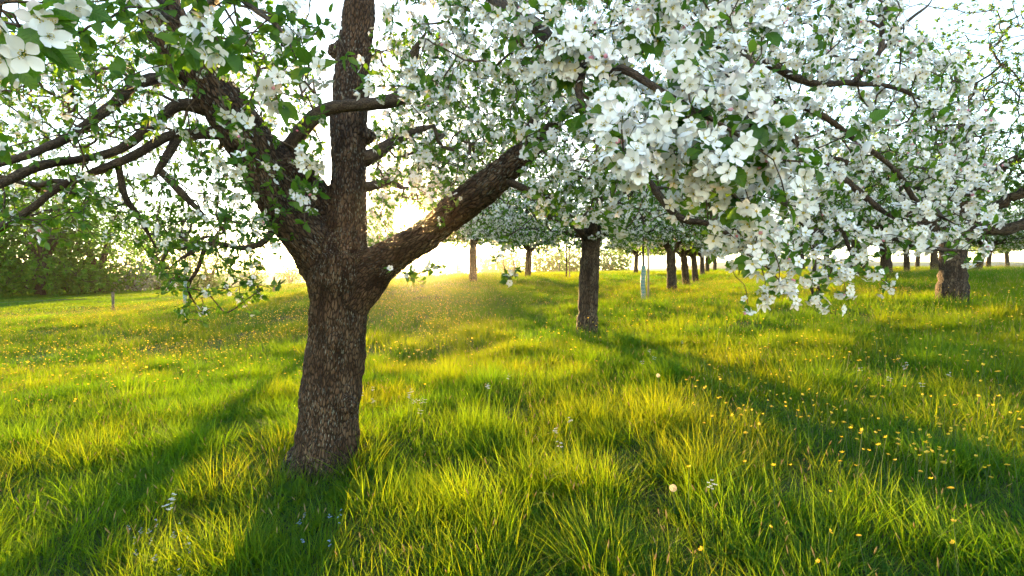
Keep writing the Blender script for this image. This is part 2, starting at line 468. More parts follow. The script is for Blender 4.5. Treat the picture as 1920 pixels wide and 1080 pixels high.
def stamen_tpl(stamens, seed):
    rd = random.Random(seed)
    t = Tpl()
    for k in range(stamens):
        a = k * 2.399; q = 0.35 + 0.65 * rd.random(); ro = 0.0058 * q; h = 0.0085 * rd.uniform(.75, 1.1)
        p = np.array([math.cos(a) * ro, math.sin(a) * ro, h]); b = p * np.array([.25, .25, 0.05]); s = np.array([-math.sin(a), math.cos(a), 0]) * .0003
        t.add([b - s, b + s, p], [(0, 1, 2)], 2)
        e = 0.0010
        t.add([p + (e, 0, 0), p + (0, e, 0), p + (-e, 0, 0), p + (0, -e, 0), p + (0, 0, e), p + (0, 0, -e)],
              [(0, 1, 4), (1, 2, 4), (2, 3, 4), (3, 0, 4), (1, 0, 5), (2, 1, 5), (3, 2, 5), (0, 3, 5)], 1)
    return t.done()

def flower_tpl(nu, nv, cup, curl, stamens, stem=True, seed=0, low=False, mid=False):
    rd = random.Random(seed)
    t = Tpl()
    for k in range(5):
        a = k * 2 * math.pi / 5 + rd.uniform(-.12, .12)
        L, W = 0.0195 * rd.uniform(.9, 1.12), 0.0080 * rd.uniform(.88, 1.12)
        if low:
            V = np.array([(0.001, 0, 0), (L * .6, -W, cup * .5), (L * 1.0, 0, cup), (L * .6, W, cup * .5)]); F = np.array([(0, 1, 2, 3)])
        elif mid:
            V = np.array([(0.002, 0, 0), (L * .55, -W * 1.05, cup * .6 + .001), (L * .97, -W * .6, cup), (L * .97, W * .6, cup), (L * .55, W * 1.05, cup * .6 + .001), (L * .6, 0, cup * .45)])
            F = np.array([(0, 1, 2, 5), (0, 5, 3, 4), (5, 2, 3, 3)])[:2]
            V[5] = (L * .98, 0, cup * .9)
        else:
            V, F = petal_grid(nu, nv, L, W, cup * rd.uniform(.6, 1.5), curl * rd.uniform(.5, 2))
            V[:, 2] += np.array([rd.uniform(-.0008, .0008) for _ in V]) + 0.0006 * (k % 2)
        rr = np.clip((np.hypot(V[:, 0], V[:, 1]) / .022 - .55) * .5, 0, .3)
        t.add(rotz(V, a), F, 0, rr)
    if stamens: pass
    elif not low:
        a = np.arange(5) / 5 * 2 * math.pi
        t.add(np.vstack([np.stack([np.cos(a) * .0042, np.sin(a) * .0042, np.full(5, .0022)], 1), [(0, 0, .0062)]]), [(i, (i + 1) % 5, 5) for i in range(5)], 1)
    if stem:
        a = np.arange(3) / 3 * 2 * math.pi
        c = np.stack([np.cos(a), np.sin(a), a * 0], 1)
        V = np.vstack([c * .0009 + (0, 0, -.024), c * .0012 + (0, 0, -.004), c * .0026 + (0, 0, .0005)])
        F = [(r * 3 + i, r * 3 + (i + 1) % 3, (r + 1) * 3 + (i + 1) % 3, (r + 1) * 3 + i) for r in range(2) for i in range(3)]
        t.add(V, F, 2)
    return t.done()

def bud_tpl(seed=0):
    t = Tpl()
    a = np.arange(6) / 6 * 2 * math.pi
    rings = [(0.0012, -.001), (.0046, .003), (.0056, .0075), (.0038, .012), (.0006, .0145)]
    V = np.vstack([np.stack([np.cos(a) * r, np.sin(a) * r, np.full(6, z)], 1) for r, z in rings])
    F = [(k * 6 + i, k * 6 + (i + 1) % 6, (k + 1) * 6 + (i + 1) % 6, (k + 1) * 6 + i) for k in range(4) for i in range(6)]
    t.add(V, F, 3)
    c = np.stack([np.cos(a[::2]), np.sin(a[::2]), a[::2] * 0], 1)
    V = np.vstack([c * .0009 + (0, 0, -.024), c * .0014 + (0, 0, 0)])
    t.add(V, [(i, (i + 1) % 3, 3 + (i + 1) % 3, 3 + i) for i in range(3)], 2)
    return t.done()

def leaf_tpl(n, L=1.0, W=0.31, fold=0.18, droop=0.22, serr=0.0, side=1, slot=0, seed=0):
    """along +x, normal +z, unit length"""
    rd = random.Random(seed)
    V, r = [], []
    for i in range(n + 1):
        t = i / n
        x = 0.16 + 0.84 * t
        w = W * (math.sin(math.pi * t**0.8) ** 0.75 if 0 < t < 1 else 0.0)
        if t == 0: w = 0.015
        if t == 1: w = 0.004
        w2 = w * (1 + serr * (1 if i % 2 else -1))
        z = -droop * t * t
        wob = rd.uniform(-.02, .02)
        V += [(x, -w2, z + fold * w2 + wob), (x, 0, z), (x, w2, z + fold * w2 - wob)]
    F = [(i * 3 + j, (i + 1) * 3 + j, (i + 1) * 3 + j + 1, i * 3 + j + 1) for i in range(n) for j in range(2)]
    t = Tpl(); t.add(np.array(V) * L, F, slot)
    t.add([(0, -.008, .0), (0, .008, 0), (.17, .01, 0), (.17, -.01, 0)], [(0, 1, 2, 3)], slot)   # stalk
    return t.done()

def leaf_mid(droop, slot=0):
    t = Tpl()
    t.add([(0.05, 0, 0), (.38, -.24, .05 - droop * .2), (.74, -.19, .04 - droop * .6), (1, 0, -droop), (.74, .19, .04 - droop * .6), (.38, .24, .05 - droop * .2)], [(0, 1, 2, 3), (0, 3, 4, 5)], slot)
    return t.done()

def leaf_low(slot=0):
    t = Tpl()
    t.add([(0, 0, 0), (.5, -.3, .05), (1, 0, -.15), (.5, .3, .05)], [(0, 1, 2, 3)], slot)
    return t.done()

FL_HI = [flower_tpl(5, 4, c, k, 14, True, i) for i, (c, k) in enumerate([(.004, .02), (.006, .01), (.002, .03), (.010, .0), (.0045, .025), (.015, .0)])]
FL_MD = [flower_tpl(2, 2, c, k, 0, True, 20 + i) for i, (c, k) in enumerate([(.004, .02), (.007, .0), (.002, .03), (.011, .0), (.015, .0), (.001, .02)])]
FL_FM = [flower_tpl(1, 2, c, k, 0, False, 30 + i, mid=True) for i, (c, k) in enumerate([(.004, .02), (.007, .0), (.002, .03), (.010, .0)])]
FL_LO = [flower_tpl(1, 1, c, 0, 0, False, 40 + i, low=True) for i, c in enumerate([.004, .008])]
BUD = [bud_tpl()]
LF_HI = [leaf_tpl(10, 1, .28, .3, d, .06, seed=i) for i, d in enumerate([.15, .3, .45])]
LF_MD = [leaf_tpl(3, 1, .28, .3, d, 0, seed=5 + i) for i, d in enumerate([.15, .35])]
LF_FM = [leaf_mid(.12), leaf_mid(.3)]
LF_LO = [leaf_low()]

def frames(z, roll):
    """rotation matrices whose third column is z"""
    z = norm(z)
    ref = np.where(np.abs(z[:, 2:3]) < 0.95, np.array([[0, 0, 1.0]]), np.array([[1.0, 0, 0]]))
    x = norm(np.cross(ref, z)); y = np.cross(z, x)
    c, s = np.cos(roll)[:, None], np.sin(roll)[:, None]
    return np.stack([x * c + y * s, y * c - x * s, z], 2)

def stamp(mb, tpls, pos, rot, scl, rnd, slots=None):
    """copies of the templates at pos with rotation matrices rot"""
    which = rng.integers(0, len(tpls), len(pos))
    for k, t in enumerate(tpls):
        I = np.where(which == k)[0]
        if not len(I): continue
        nv = len(t.V)
        V = np.einsum('nij,vj->nvi', rot[I] * scl[I][:, None, None], t.V) + pos[I][:, None]
        rn = np.clip(rnd[I][:, None] * (0.72 if t.rr.max() > 0 else 1) + t.rr[None] * (rnd[I][:, None] > .6), 0, 1).ravel()
        off = (np.arange(len(I)) * nv)[:, None, None]
        base = mb.n
        Vf = V.reshape(-1, 3)
        mb.V.append(Vf.astype(np.float32)); mb.A.append(Vf.astype(np.float32)); mb.Rn.append(rn.astype(np.float32))
        sl = (lambda m: m) if slots is None else (lambda m: np.asarray(slots)[m])
        if len(t.T):
            mb.T.append((t.T[None] + off).reshape(-1, 3).astype(np.int32) + base); mb.mt.append(np.tile(sl(t.mt), len(I)))
        if len(t.Q):
            mb.Q.append((t.Q[None] + off).reshape(-1, 4).astype(np.int32) + base); mb.mq.append(np.tile(sl(t.mq), len(I)))
        mb.n += len(Vf)

# ------------------------------------------------------------------ tree skeletons
class Skel:
    def __init__(self, cap=60000):
        self.p = np.zeros((cap, 3)); self.par = np.full(cap, -1); self.fix = np.zeros(cap); self.dir = np.zeros((cap, 3)); self.n = 0
        self.own = np.zeros(cap, int)
    def add(self, p, par, r=0.0, own=0):
        i = self.n
        self.p[i] = p; self.par[i] = par; self.fix[i] = r; self.own[i] = own
        self.dir[i] = norm(p - self.p[par]) if par >= 0 else (0, 0, 1)
        self.n += 1
        return i
    def nearest(self, q):
        return int(np.argmin(((self.p[:self.n] - q)**2).sum(1)))
    def line(self, pts, own, root=False):
        """pts (n,4) with radius; hangs on the nearest node already there"""
        par = -1 if root else self.nearest(pts[0, :3])
        for q in pts:
            par = self.add(q[:3], par, q[3], own)
    def grow(self, targets, seg=0.06, wob=0.012, sag=0.0, bias=0.35):
        T = np.asarray(targets)
        d0 = np.full(len(T), 1e9)
        for c in range(0, self.n, 400):
            d0 = np.minimum(d0, np.sqrt(((T[:, None] - self.p[None, c:min(c + 400, self.n)])**2).sum(2)).min(1))
        tips = np.zeros(len(T), int)
        for k in np.argsort(d0):
            q = T[k]
            v = q - self.p[:self.n]
            d = np.sqrt((v * v).sum(1)) + 1e-6
            dot = (v * self.dir[:self.n]).sum(1) / d
            i = int(np.argmin(d * (1 + bias * (1 - dot))))
            L = d[i]; p0 = self.p[i].copy(); dr = v[i] / L
            n = max(2, int(L / seg))
            c1 = p0 + (0.45 * self.dir[i] + 0.55 * dr) * L * .38 + rng.normal(0, wob + .06 * L, 3)
            c2 = q - (dr + np.array([0, 0, sag]) + rng.normal(0, .3, 3)) * L * .33
            par = i
            for t in (np.arange(n) + 1) / n:
                b = (1 - t)**3 * p0 + 3 * (1 - t)**2 * t * c1 + 3 * (1 - t) * t * t * c2 + t**3 * q
                if t < 1: b = b + rng.normal(0, wob * .5, 3)
                par = self.add(b, par, 0.0, -1)
            tips[k] = par
        return tips
    def radii(self, tip=0.0016, e=2.4, rmax=1.0):
        acc = np.zeros(self.n)
        rad = np.zeros(self.n)
        for i in range(self.n - 1, -1, -1):
            rad[i] = min(rmax, max(tip, acc[i] ** (1 / e) if acc[i] > 0 else tip))
            if self.fix[i] > 0: rad[i] = self.fix[i]
            if self.par[i] >= 0 and self.fix[self.par[i]] == 0: acc[self.par[i]] += rad[i] ** e
        return rad
    def chains(self, rad):
        """paths over the grown nodes only"""
        kids = [[] for _ in range(self.n)]
        for i in range(self.n):
            if self.par[i] >= 0: kids[self.par[i]].append(i)
        out = []
        starts = [i for i in range(self.n) if self.own[i] == -1 and (self.own[self.par[i]] != -1)]
        while starts:
            i = starts.pop()
            path = [self.par[i], i]
            while True:
                ks = [k for k in kids[path[-1]] if self.own[k] == -1]
                if not ks: break
                ks.sort(key=lambda k: -rad[k])
                starts += ks[1:]
                path.append(ks[0])
            out.append(path)
        return out

def twig_tubes(mb, sk, rad, slot=0, sides=None):
    for path in sk.chains(rad):
        pts = sk.p[path]; r = rad[path].copy()
        r[0] = min(r[0], r[1] * 1.25)
        s = sides or (3 if r.max() < .004 else 5 if r.max() < .012 else 8)
        if len(pts) < 2: continue
        V, F, A, _ = tube(pts, r, s)
        mb.add(V, F, slot, A, .5)

def clusters(mbF, mbL, pos, axis, nfl, nlf, size, lodF, lodL, leaf_len=0.052, budp=0.06, keepF=None, keepL=None):
    """flower heads with a rosette of leaves at each spur; returns what was handed over to keepF / keepL instead"""
    n = len(pos)
    axis = norm(axis)
    # flowers
    idx = np.repeat(np.arange(n), nfl)
    if len(idx):
        d = norm(axis[idx] + rng.normal(0, .72, (len(idx), 3)))
        p = pos[idx] + d * (rng.uniform(.020, .036, len(idx)) * size[idx])[:, None] + rng.normal(0, .006, (len(idx), 3))
        s = size[idx] * rng.uniform(.72, 1.08, len(idx))
        rot = frames(d + rng.normal(0, .15, d.shape), rng.uniform(0, 6.28, len(idx)))
        rnd = rng.uniform(0, 1, len(idx)) * .75 + .25 * rng.uniform(0, 1, n)[idx]
        isb = rng.uniform(0, 1, len(idx)) < budp
        if keepF is not None:
            keepF.append((p[~isb], rot[~isb], s[~isb], rnd[~isb]))
        else:
            stamp(mbF, lodF, p[~isb], rot[~isb], s[~isb], rnd[~isb])
        if isb.any():
            stamp(mbF, BUD, p[isb], rot[isb], s[isb], rnd[isb])
    # leaves
    idx = np.repeat(np.arange(n), nlf)
    if len(idx):
        side = rng.normal(0, 1, (len(idx), 3))
        side = norm(side - axis[idx] * (side * axis[idx]).sum(1, keepdims=True))
        d = norm(side + axis[idx] * rng.uniform(-.1, .9, len(idx))[:, None] + np.array([0, 0, -.10]))
        nz = norm(axis[idx] * .7 + np.array([0, 0, .8]) + rng.normal(0, .35, d.shape))
        y = norm(np.cross(nz, d)); z = np.cross(d, y)
        rot = np.stack([d, y, z], 2)
        s = leaf_len * size[idx] * rng.uniform(.55, 1.2, len(idx))
        p = pos[idx] + rng.normal(0, .006, d.shape)
        rnd = rng.uniform(0, 1, len(idx))
        if keepL is not None:
            keepL.append((p, rot, s, rnd))
        else:
            stamp(mbL, lodL, p, rot, s, rnd)

FMATS = [M['petal'], M['stamen'], M['stalk'], M['bud']]

def inpoly(px, py, poly):
    ins = np.zeros(px.shape, bool)
    n = len(poly)
    for i in range(n):
        x1, y1 = poly[i]; x2, y2 = poly[(i + 1) % n]
        if y1 == y2: continue
        c = ((y1 > py) != (y2 > py)) & (px < (x2 - x1) * (py - y1) / (y2 - y1) + x1)
        ins ^= c
    return ins

# ------------------------------------------------------------------ the old apple tree in front
def px_line(pts, step=0.03):
    """(px, py, depth, half width in px) -> smooth (x, y, z, r)"""
    q = np.array([[*P(a, b, d), hw * d / 960] for a, b, d, hw in pts])
    return catmull(q, step)

base_main = P(606, 890, 3.6)
TREE = empty('apple_tree', (base_main[0], base_main[1], gz(base_main[0], base_main[1])))
tag(TREE, 'old blossoming apple tree with thick forked trunk standing closest to the camera', 'tree')
def under(o, root):
    """parent without moving: the mesh was made in world coordinates"""
    o.parent = root
    o.matrix_parent_inverse = Matrix.Translation(root.location).inverted()
    return o

limbs = {
 'trunk': [(606, 935, 3.6, 66), (607, 890, 3.6, 60), (612, 840, 3.6, 57), (617, 780, 3.6, 56), (624, 700, 3.6, 54.5), (632, 620, 3.6, 53), (637, 560, 3.6, 55), (640, 520, 3.6, 60), (643, 480, 3.6, 55)],
 'left':  [(628, 545, 3.6, 48), (607, 490, 3.58, 46), (570, 440, 3.5, 40), (532, 392, 3.42, 39), (502, 335, 3.35, 41), (468, 268, 3.25, 42), (415, 190, 3.15, 40), (360, 118, 3.05, 40), (312, 40, 2.95, 38), (282, -60, 2.85, 34), (260, -170, 2.75, 28)],
 'inner': [(646, 470, 3.7, 38), (622, 425, 3.74, 33), (592, 375, 3.72, 33), (556, 325, 3.62, 36), (516, 290, 3.45, 34)],
 'mid':   [(643, 520, 3.62, 48), (648, 460, 3.66, 40), (651, 400, 3.7, 34), (653, 330, 3.74, 32), (656, 210, 3.8, 33), (664, 100, 3.85, 31), (676, 0, 3.9, 28), (688, -110, 3.95, 24), (705, -230, 4.0, 18)],
 'right': [(650, 560, 3.6, 50), (690, 512, 3.6, 43), (738, 480, 3.58, 32), (798, 440, 3.52, 30), (858, 392, 3.46, 30), (915, 348, 3.4, 30), (962, 308, 3.36, 26), (992, 282, 3.32, 22), (1018, 258, 3.26, 17), (1042, 230, 3.18, 12), (1062, 205, 3.1, 8)],
}
LM = {k: px_line(v) for k, v in limbs.items()}
# irregular girth
for k, q in LM.items():
    s = np.cumsum(np.concatenate([[0], np.linalg.norm(np.diff(q[:, :3], axis=0), axis=1)]))
    q[:, 3] *= 1 + .025 * np.sin(s * 9 + len(k)) + .02 * np.sin(s * 23 + 2 * len(k))
SK = Skel(150000)
for own, k in enumerate(['trunk', 'left', 'inner', 'mid', 'right']):
    SK.line(LM[k], 1 + own, root=(k == 'trunk'))

def main_trunk():
    mb = MB()
    for k, q in LM.items():
        V, F, A, T3 = tube(q[:, :3], q[:, 3], 20, cap=True)
        n0 = mb.n
        mb.add(V, F, 0, A)
        mb.T.append(T3 + n0); mb.mt.append(np.zeros(len(T3), int))
    def blob(c, r, sx=1, sy=1, sz=1):
        a = np.linspace(0, math.pi, 9); b = np.arange(14) / 14 * 2 * math.pi
        V = np.array([[math.sin(i) * math.cos(j) * r * sx, math.sin(i) * math.sin(j) * r * sy, math.cos(i) * r * sz] for i in a for j in b]) + c
        F = np.array([(i * 14 + j, (i + 1) * 14 + j, (i + 1) * 14 + (j + 1) % 14, i * 14 + (j + 1) % 14) for i in range(8) for j in range(14)])
        mb.add(V, F, 0, V)
    # burls and the swelling where the limbs part, root flare
    blob(P(545, 318, 3.45), .17, 1.0, .9, .85); blob(P(500, 345, 3.36), .13); blob(P(645, 515, 3.6), .20, 1, .9, .95)
    blob(P(972, 300, 3.35), .085); blob(P(930, 330, 3.38), .095); blob(P(702, 505, 3.58), .15, 1, .9, .8); blob(P(598, 500, 3.58), .14)
    blob(P(455, 235, 3.2), .12)
    blob(P(634, 96, 3.82), .062, 1.3); blob(P(690, 255, 3.78), .06); blob(P(628, 640, 3.42), .06, 1, .7, 1.2); blob(P(655, 760, 3.44), .05, 1, .6, 1.3); blob(P(872, 396, 3.42), .06); blob(P(540, 420, 3.38), .07)
    for a, r in ((3.0, .12), (4.3, .11), (5.5, .12), (0.6, .11), (1.7, .1)):
        c = base_main + np.array([math.cos(a) * .18, math.sin(a) * .18, .02]); blob(c, r, 1, 1, 1.6)
    blob(base_main + np.array([-.27, -.05, -.02]), .085, 1.4, 1, .9)
    src = bpy.data.objects.new('tmp', mb.mesh('tmp', []))
    scene.collection.objects.link(src)
    md = src.modifiers.new('r', 'REMESH'); md.mode = 'VOXEL'; md.voxel_size = 0.012; md.use_smooth_shade = True
    sm = src.modifiers.new('s', 'SMOOTH'); sm.factor = .5; sm.iterations = 10
    dg = bpy.context.evaluated_depsgraph_get()
    me = bpy.data.meshes.new_from_object(src.evaluated_get(dg))
    bpy.data.objects.remove(src)
    n = len(me.vertices)
    V = np.zeros(n * 3, np.float32); me.vertices.foreach_get('co', V); V = V.reshape(-1, 3).astype(float)
    Nn = np.zeros(n * 3, np.float32); me.vertices.foreach_get('normal', Nn); Nn = Nn.reshape(-1, 3).astype(float)
    # bark coordinate from the nearest limb axis
    C, Tn, Bn, S, Rr = [], [], [], [], []
    off = 0
    for k, q in LM.items():
        T, N, B = frames_along(q[:, :3])
        s = np.concatenate([[0], np.cumsum(np.linalg.norm(np.diff(q[:, :3], axis=0), axis=1))])
        C.append(q[:, :3]); Tn.append(N); Bn.append(B); S.append(s + off); Rr.append(q[:, 3]); off += 0.37
    C = np.vstack(C); Tn = np.vstack(Tn); Bn = np.vstack(Bn); S = np.concatenate(S); Rr = np.concatenate(Rr)
    near = np.zeros(n, int)
    for c in range(0, n, 4000):
        near[c:c + 4000] = np.argmin(((V[c:c + 4000, None] - C[None])**2).sum(2) / Rr[None]**2, 1)
    dv = V - C[near]
    A = np.stack([(dv * Tn[near]).sum(1), (dv * Bn[near]).sum(1), S[near] + (dv * np.cross(Tn[near], Bn[near])).sum(1)], 1)
    disp = np.zeros(n)
    for i in range(n):
        a = A[i]
        v = Vector((a[0] * 44, a[1] * 44, a[2] * 13))
        w = mnoise.noise_vector(v * .7) * .45
        dd = mnoise.voronoi(v + w)[0]
        plate = min(1.0, (dd[1] - dd[0]) * 2.6)
        big = mnoise.noise(Vector((a[0] * 5, a[1] * 5, a[2] * 3.2)))
        mid = mnoise.noise(v * 2.2)
        disp[i] = .010 * (plate - .6) + .016 * big + .004 * mid
    V = V + Nn * disp[:, None]
    me.vertices.foreach_set('co', V.astype(np.float32).ravel())
    at = me.attributes.new('bark', 'FLOAT_VECTOR', 'POINT'); at.data.foreach_set('vector', A.astype(np.float32).ravel())
    me.materials.clear(); me.materials.append(M['bark'])
    me.polygons.foreach_set('material_index', np.zeros(len(me.polygons), np.int32))
    me.polygons.foreach_set('use_smooth', np.ones(len(me.polygons), bool))
    me.name = 'trunk'
    me.update()
    return under(link(bpy.data.objects.new('trunk', me)), TREE)
main_trunk()

# named branches that the photograph shows: (px, py, depth, half width)
branches = [
 [(548, 275, 3.40, 17), (566, 240, 3.34, 14), (600, 210, 3.3, 13), (650, 196, 3.28, 12), (705, 192, 3.3, 12), (745, 183, 3.35, 13), (768, 160, 3.4, 12), (772, 110, 3.4, 10), (800, 60, 3.3, 7)],
 [(345, 110, 3.05, 16), (310, 142, 2.95, 12), (255, 160, 2.8, 10), (205, 200, 2.7, 9.5), (140, 250, 2.6, 8.5), (70, 285, 2.45, 8), (0, 305, 2.35, 7), (-120, 340, 2.2, 8)],
 [(395, 205, 3.15, 15), (335, 198, 3.05, 11), (285, 232, 2.95, 9.5), (225, 278, 2.85, 8.5), (150, 298, 2.75, 7), (70, 312, 2.6, 9), (0, 345, 2.5, 8), (-90, 380, 2.4, 6)],
 [(420, 250, 3.2, 12), (330, 252, 3.05, 9), (255, 290, 2.9, 8), (180, 322, 2.8, 7.5), (110, 352, 2.7, 7), (50, 395, 2.6, 6.5), (0, 425, 2.55, 7.5), (-80, 470, 2.5, 6)],
 [(335, 250, 3.08, 10), (318, 285, 3.02, 8), (296, 318, 2.98, 6.5), (282, 345, 2.95, 4)],
 [(300, 320, 3.0, 7), (330, 350, 3.0, 6.5), (375, 395, 3.05, 5.5), (400, 425, 3.1, 3.5)],
 [(515, 425, 3.42, 8), (495, 452, 3.35, 6), (455, 463, 3.3, 5), (400, 458, 3.25, 4.5), (350, 478, 3.2, 4), (320, 500, 3.2, 3)],
 [(385, 460, 3.25, 4), (372, 500, 3.22, 3.5), (352, 540, 3.2, 3), (372, 578, 3.2, 2)],
 [(220, 300, 2.85, 6), (235, 370, 2.9, 6), (262, 410, 3.0, 5), (292, 465, 3.1, 4)],
 [(683, 300, 3.74, 15), (705, 285, 3.85, 12), (735, 268, 3.95, 10), (770, 250, 4.05, 8), (820, 235, 4.2, 6)],
 [(682, 352, 3.72, 11), (706, 346, 3.8, 9), (728, 340, 3.86, 7), (752, 352, 3.95, 5), (775, 350, 4.05, 3)],
 [(1000, 275, 3.3, 14), (1022, 250, 3.2, 11), (1045, 225, 3.0, 9), (1075, 205, 2.75, 9), (1140, 185, 2.5, 7), (1230, 170, 2.3, 6)],
 [(975, 290, 3.34, 14), (996, 240, 3.3, 10), (1010, 180, 3.2, 9), (985, 120, 3.1, 7), (960, 60, 3.0, 5)],
 [(930, 330, 3.38, 9), (985, 355, 3.3, 7), (1030, 370, 3.3, 6), (1060, 395, 3.4, 4)],
 # the bough that reaches over the camera and droops on the right
 [(690, -120, 3.9, 24), (790, -110, 3.1, 22), (870, -60, 2.3, 19), (935, -5, 1.75, 17), (980, 28, 1.5, 15), (1010, 52, 1.38, 13.5), (1050, 92, 1.28, 11), (1095, 135, 1.22, 10)],
 [(1062, 105, 1.28, 9), (1130, 138, 1.2, 8.5), (1165, 128, 1.17, 8), (1205, 150, 1.13, 7.5), (1240, 172, 1.1, 6), (1300, 205, 1.07, 5), (1370, 245, 1.05, 5), (1450, 300, 1.06, 4)],
 [(1092, 132, 1.22, 8), (1085, 170, 1.2, 7), (1098, 205, 1.16, 6), (1135, 250, 1.1, 5), (1180, 300, 1.05, 3.5)],
 [(1240, 172, 1.1, 6), (1270, 235, 1.18, 5), (1310, 300, 1.28, 4.5), (1370, 360, 1.4, 4), (1430, 430, 1.5, 3)],
 [(870, -60, 2.3, 15), (1000, -60, 2.2, 14), (1130, -30, 2.25, 11), (1250, 30, 2.3, 9.5), (1350, 85, 2.4, 8.5), (1430, 115, 2.5, 8), (1520, 155, 2.6, 7), (1600, 155, 2.7, 5.5), (1680, 165, 2.8, 4), (1760, 200, 2.9, 4)],
 [(1350, 85, 2.4, 10), (1440, 165, 2.45, 7.5), (1540, 215, 2.5, 6), (1600, 260, 2.55, 5), (1680, 320, 2.6, 4.5), (1720, 380, 2.6, 5), (1790, 420, 2.6, 3.5)],
 [(1440, 165, 2.45, 8), (1480, 250, 2.5, 7), (1540, 300, 2.5, 6), (1600, 350, 2.5, 6), (1660, 400, 2.5, 5), (1700, 415, 2.5, 4)],
 [(1400, 300, 2.3, 6), (1470, 380, 2.4, 6.5), (1530, 432, 2.45, 6), (1600, 430, 2.5, 5.5), (1650, 437, 2.5, 5), (1700, 455, 2.5, 4.5), (1750, 466, 2.5, 4), (1830, 470, 2.5, 3)],
 [(1200, 320, 2.0, 7), (1270, 405, 1.9, 7), (1320, 416, 1.85, 6), (1360, 435, 1.8, 5), (1390, 470, 1.8, 4), (1385, 515, 1.8, 2.5)],
 [(1520, 436, 2.45, 4), (1528, 500, 2.45, 3.5), (1522, 540, 2.45, 3.2), (1535, 570, 2.45, 3), (1560, 588, 2.45, 2)],
 [(1580, 432, 2.5, 4), (1600, 480, 2.45, 3.2), (1640, 515, 2.4, 2.8), (1660, 530, 2.4, 2)],
 [(1600, 155, 2.7, 6), (1650, 95, 2.75, 5), (1660, 20, 2.8, 4), (1700, -60, 2.85, 3)],
 [(1640, 110, 2.75, 3), (1700, 42, 2.8, 3), (1740, 10, 2.85, 2), (1750, -10, 2.9, 1.5)],
 [(340, 100, 3.05, 12), (355, 40, 2.6, 10), (395, 5, 2.1, 8), (420, -30, 1.6, 7)],
 [(300, 20, 2.9, 16), (240, -60, 2.3, 12), (150, -60, 1.5, 9), (60, -20, .95, 7), (-40, 20, .7, 5)],
 [(240, -60, 2.3, 10), (260, -40, 1.5, 8), (290, 10, 1.1, 6), (330, 40, 1.0, 4), (400, 60, 1.0, 3)],
 [(420, -30, 1.6, 6), (480, 20, 1.3, 5), (530, 60, 1.2, 4), (555, 110, 1.15, 3)],
]
def limb_tube(parent, q, sides, mat, name='branch'):
    s = np.arange(len(q))
    q = q.copy()
    q[:, :3] += np.stack([np.interp(s, s[::4] if len(s) > 4 else s, rng.normal(0, .16, len(s[::4] if len(s) > 4 else s))) for _ in range(3)], 1) * q[:, 3:4] * np.minimum(1, s / 6)[:, None]
    q[:, 3] *= 1 + rng.normal(0, .05, len(q))
    mb = MB()
    V, F, A, T3 = tube(q[:, :3], q[:, 3], sides, cap=True)
    n0 = mb.n; mb.add(V, F, 0, A)
    mb.T.append(T3 + n0); mb.mt.append(np.zeros(len(T3), int))
    o = mb.build(name, [mat])
    under(o, parent)
    return q
for i, b in enumerate(branches):
    q = px_line(b, .035)
    q[-6:, 3] *= np.linspace(1, .3, len(q[-6:]))
    q = limb_tube(TREE, q, 10, M['bark_branch'])
    SK.line(q, 20 + i)

# places where blossom spurs sit, given as stretches of bough and as parts of the crown
tg, tfl, tlf, tsz = [], [], [], []
def put(pts, fl, lf, sz=1.0):
    pts = np.asarray(pts)
    tg.append(pts); n = len(pts)
    tfl.append(np.clip(rng.poisson(fl, n), 0, 8) if fl >= 1 else (rng.uniform(0, 1, n) < fl / 3.0) * rng.integers(2, 5, n))
    tlf.append(np.clip(rng.poisson(lf, n), 1, 9)); tsz.append(np.full(n, sz))
def Pv(px, py, d):
    return np.stack([(px - 960) / 960 * d, d, EYE - (py - 540) / 960 * d], 1)
def along(pts, spread, n, fl, lf, dj=.06, sz=1.0):
    q = np.array(pts, float)
    L = np.concatenate([[0], np.cumsum(np.hypot(np.diff(q[:, 0]), np.diff(q[:, 1])))])
    t = rng.uniform(0, L[-1], n)
    px, py, d = (np.interp(t, L, q[:, k]) for k in range(3))
    put(Pv(px + rng.normal(0, spread, n), py + rng.normal(0, spread, n), d * (1 + rng.normal(0, dj, n))), fl, lf, sz)
def region(poly, d0, d1, n, fl, lf, sz=1.0):
    poly = np.array(poly, float)
    px = rng.uniform(poly[:, 0].min(), poly[:, 0].max(), n * 6); py = rng.uniform(poly[:, 1].min(), poly[:, 1].max(), n * 6)
    k = np.where(inpoly(px, py, poly))[0][:n]
    d = rng.uniform(d0, d1, len(k))
    put(Pv(px[k], py[k], d), fl, lf, sz)

# right: the heavy boughs of blossom near the camera
along([(980, 70, 1.9), (1100, 150, 1.35), (1200, 190, 1.15), (1290, 230, 1.08), (1390, 270, 1.12), (1480, 300, 1.2), (1545, 335, 1.3)], 44, 84, 4.8, 4)
along([(1120, 190, 1.15), (1165, 235, 1.02), (1195, 285, .98), (1205, 322, .98)], 22, 24, 5.5, 2)
along([(1235, 70, 1.25), (1290, 110, 1.2), (1340, 200, 1.12), (1410, 235, 1.1)], 42, 40, 4.8, 4)
along([(1300, 300, 1.3), (1360, 350, 1.4), (1420, 410, 1.5), (1460, 455, 1.6), (1445, 505, 1.65)], 34, 70, 5.0, 3)
along([(990, 55, 1.4), (1040, 80, 1.25), (1105, 85, 1.2)], 30, 15, 4.5, 3)
along([(990, 165, 1.35), (1010, 150, 1.3), (1090, 90, 1.2)], 20, 10, 4.5, 3)
along([(1250, 225, 1.05), (1300, 290, 1.1), (1360, 330, 1.1)], 26, 20, 5, 2)
along([(1250, 340, 2.0), (1330, 400, 2.0), (1395, 470, 2.0), (1400, 515, 2.0)], 30, 44, 4.8, 3)
region([(1180, -60), (1420, -60), (1460, 180), (1560, 330), (1480, 420), (1300, 330), (1200, 150)], 1.2, 2.0, 140, 5.2, 3.5)
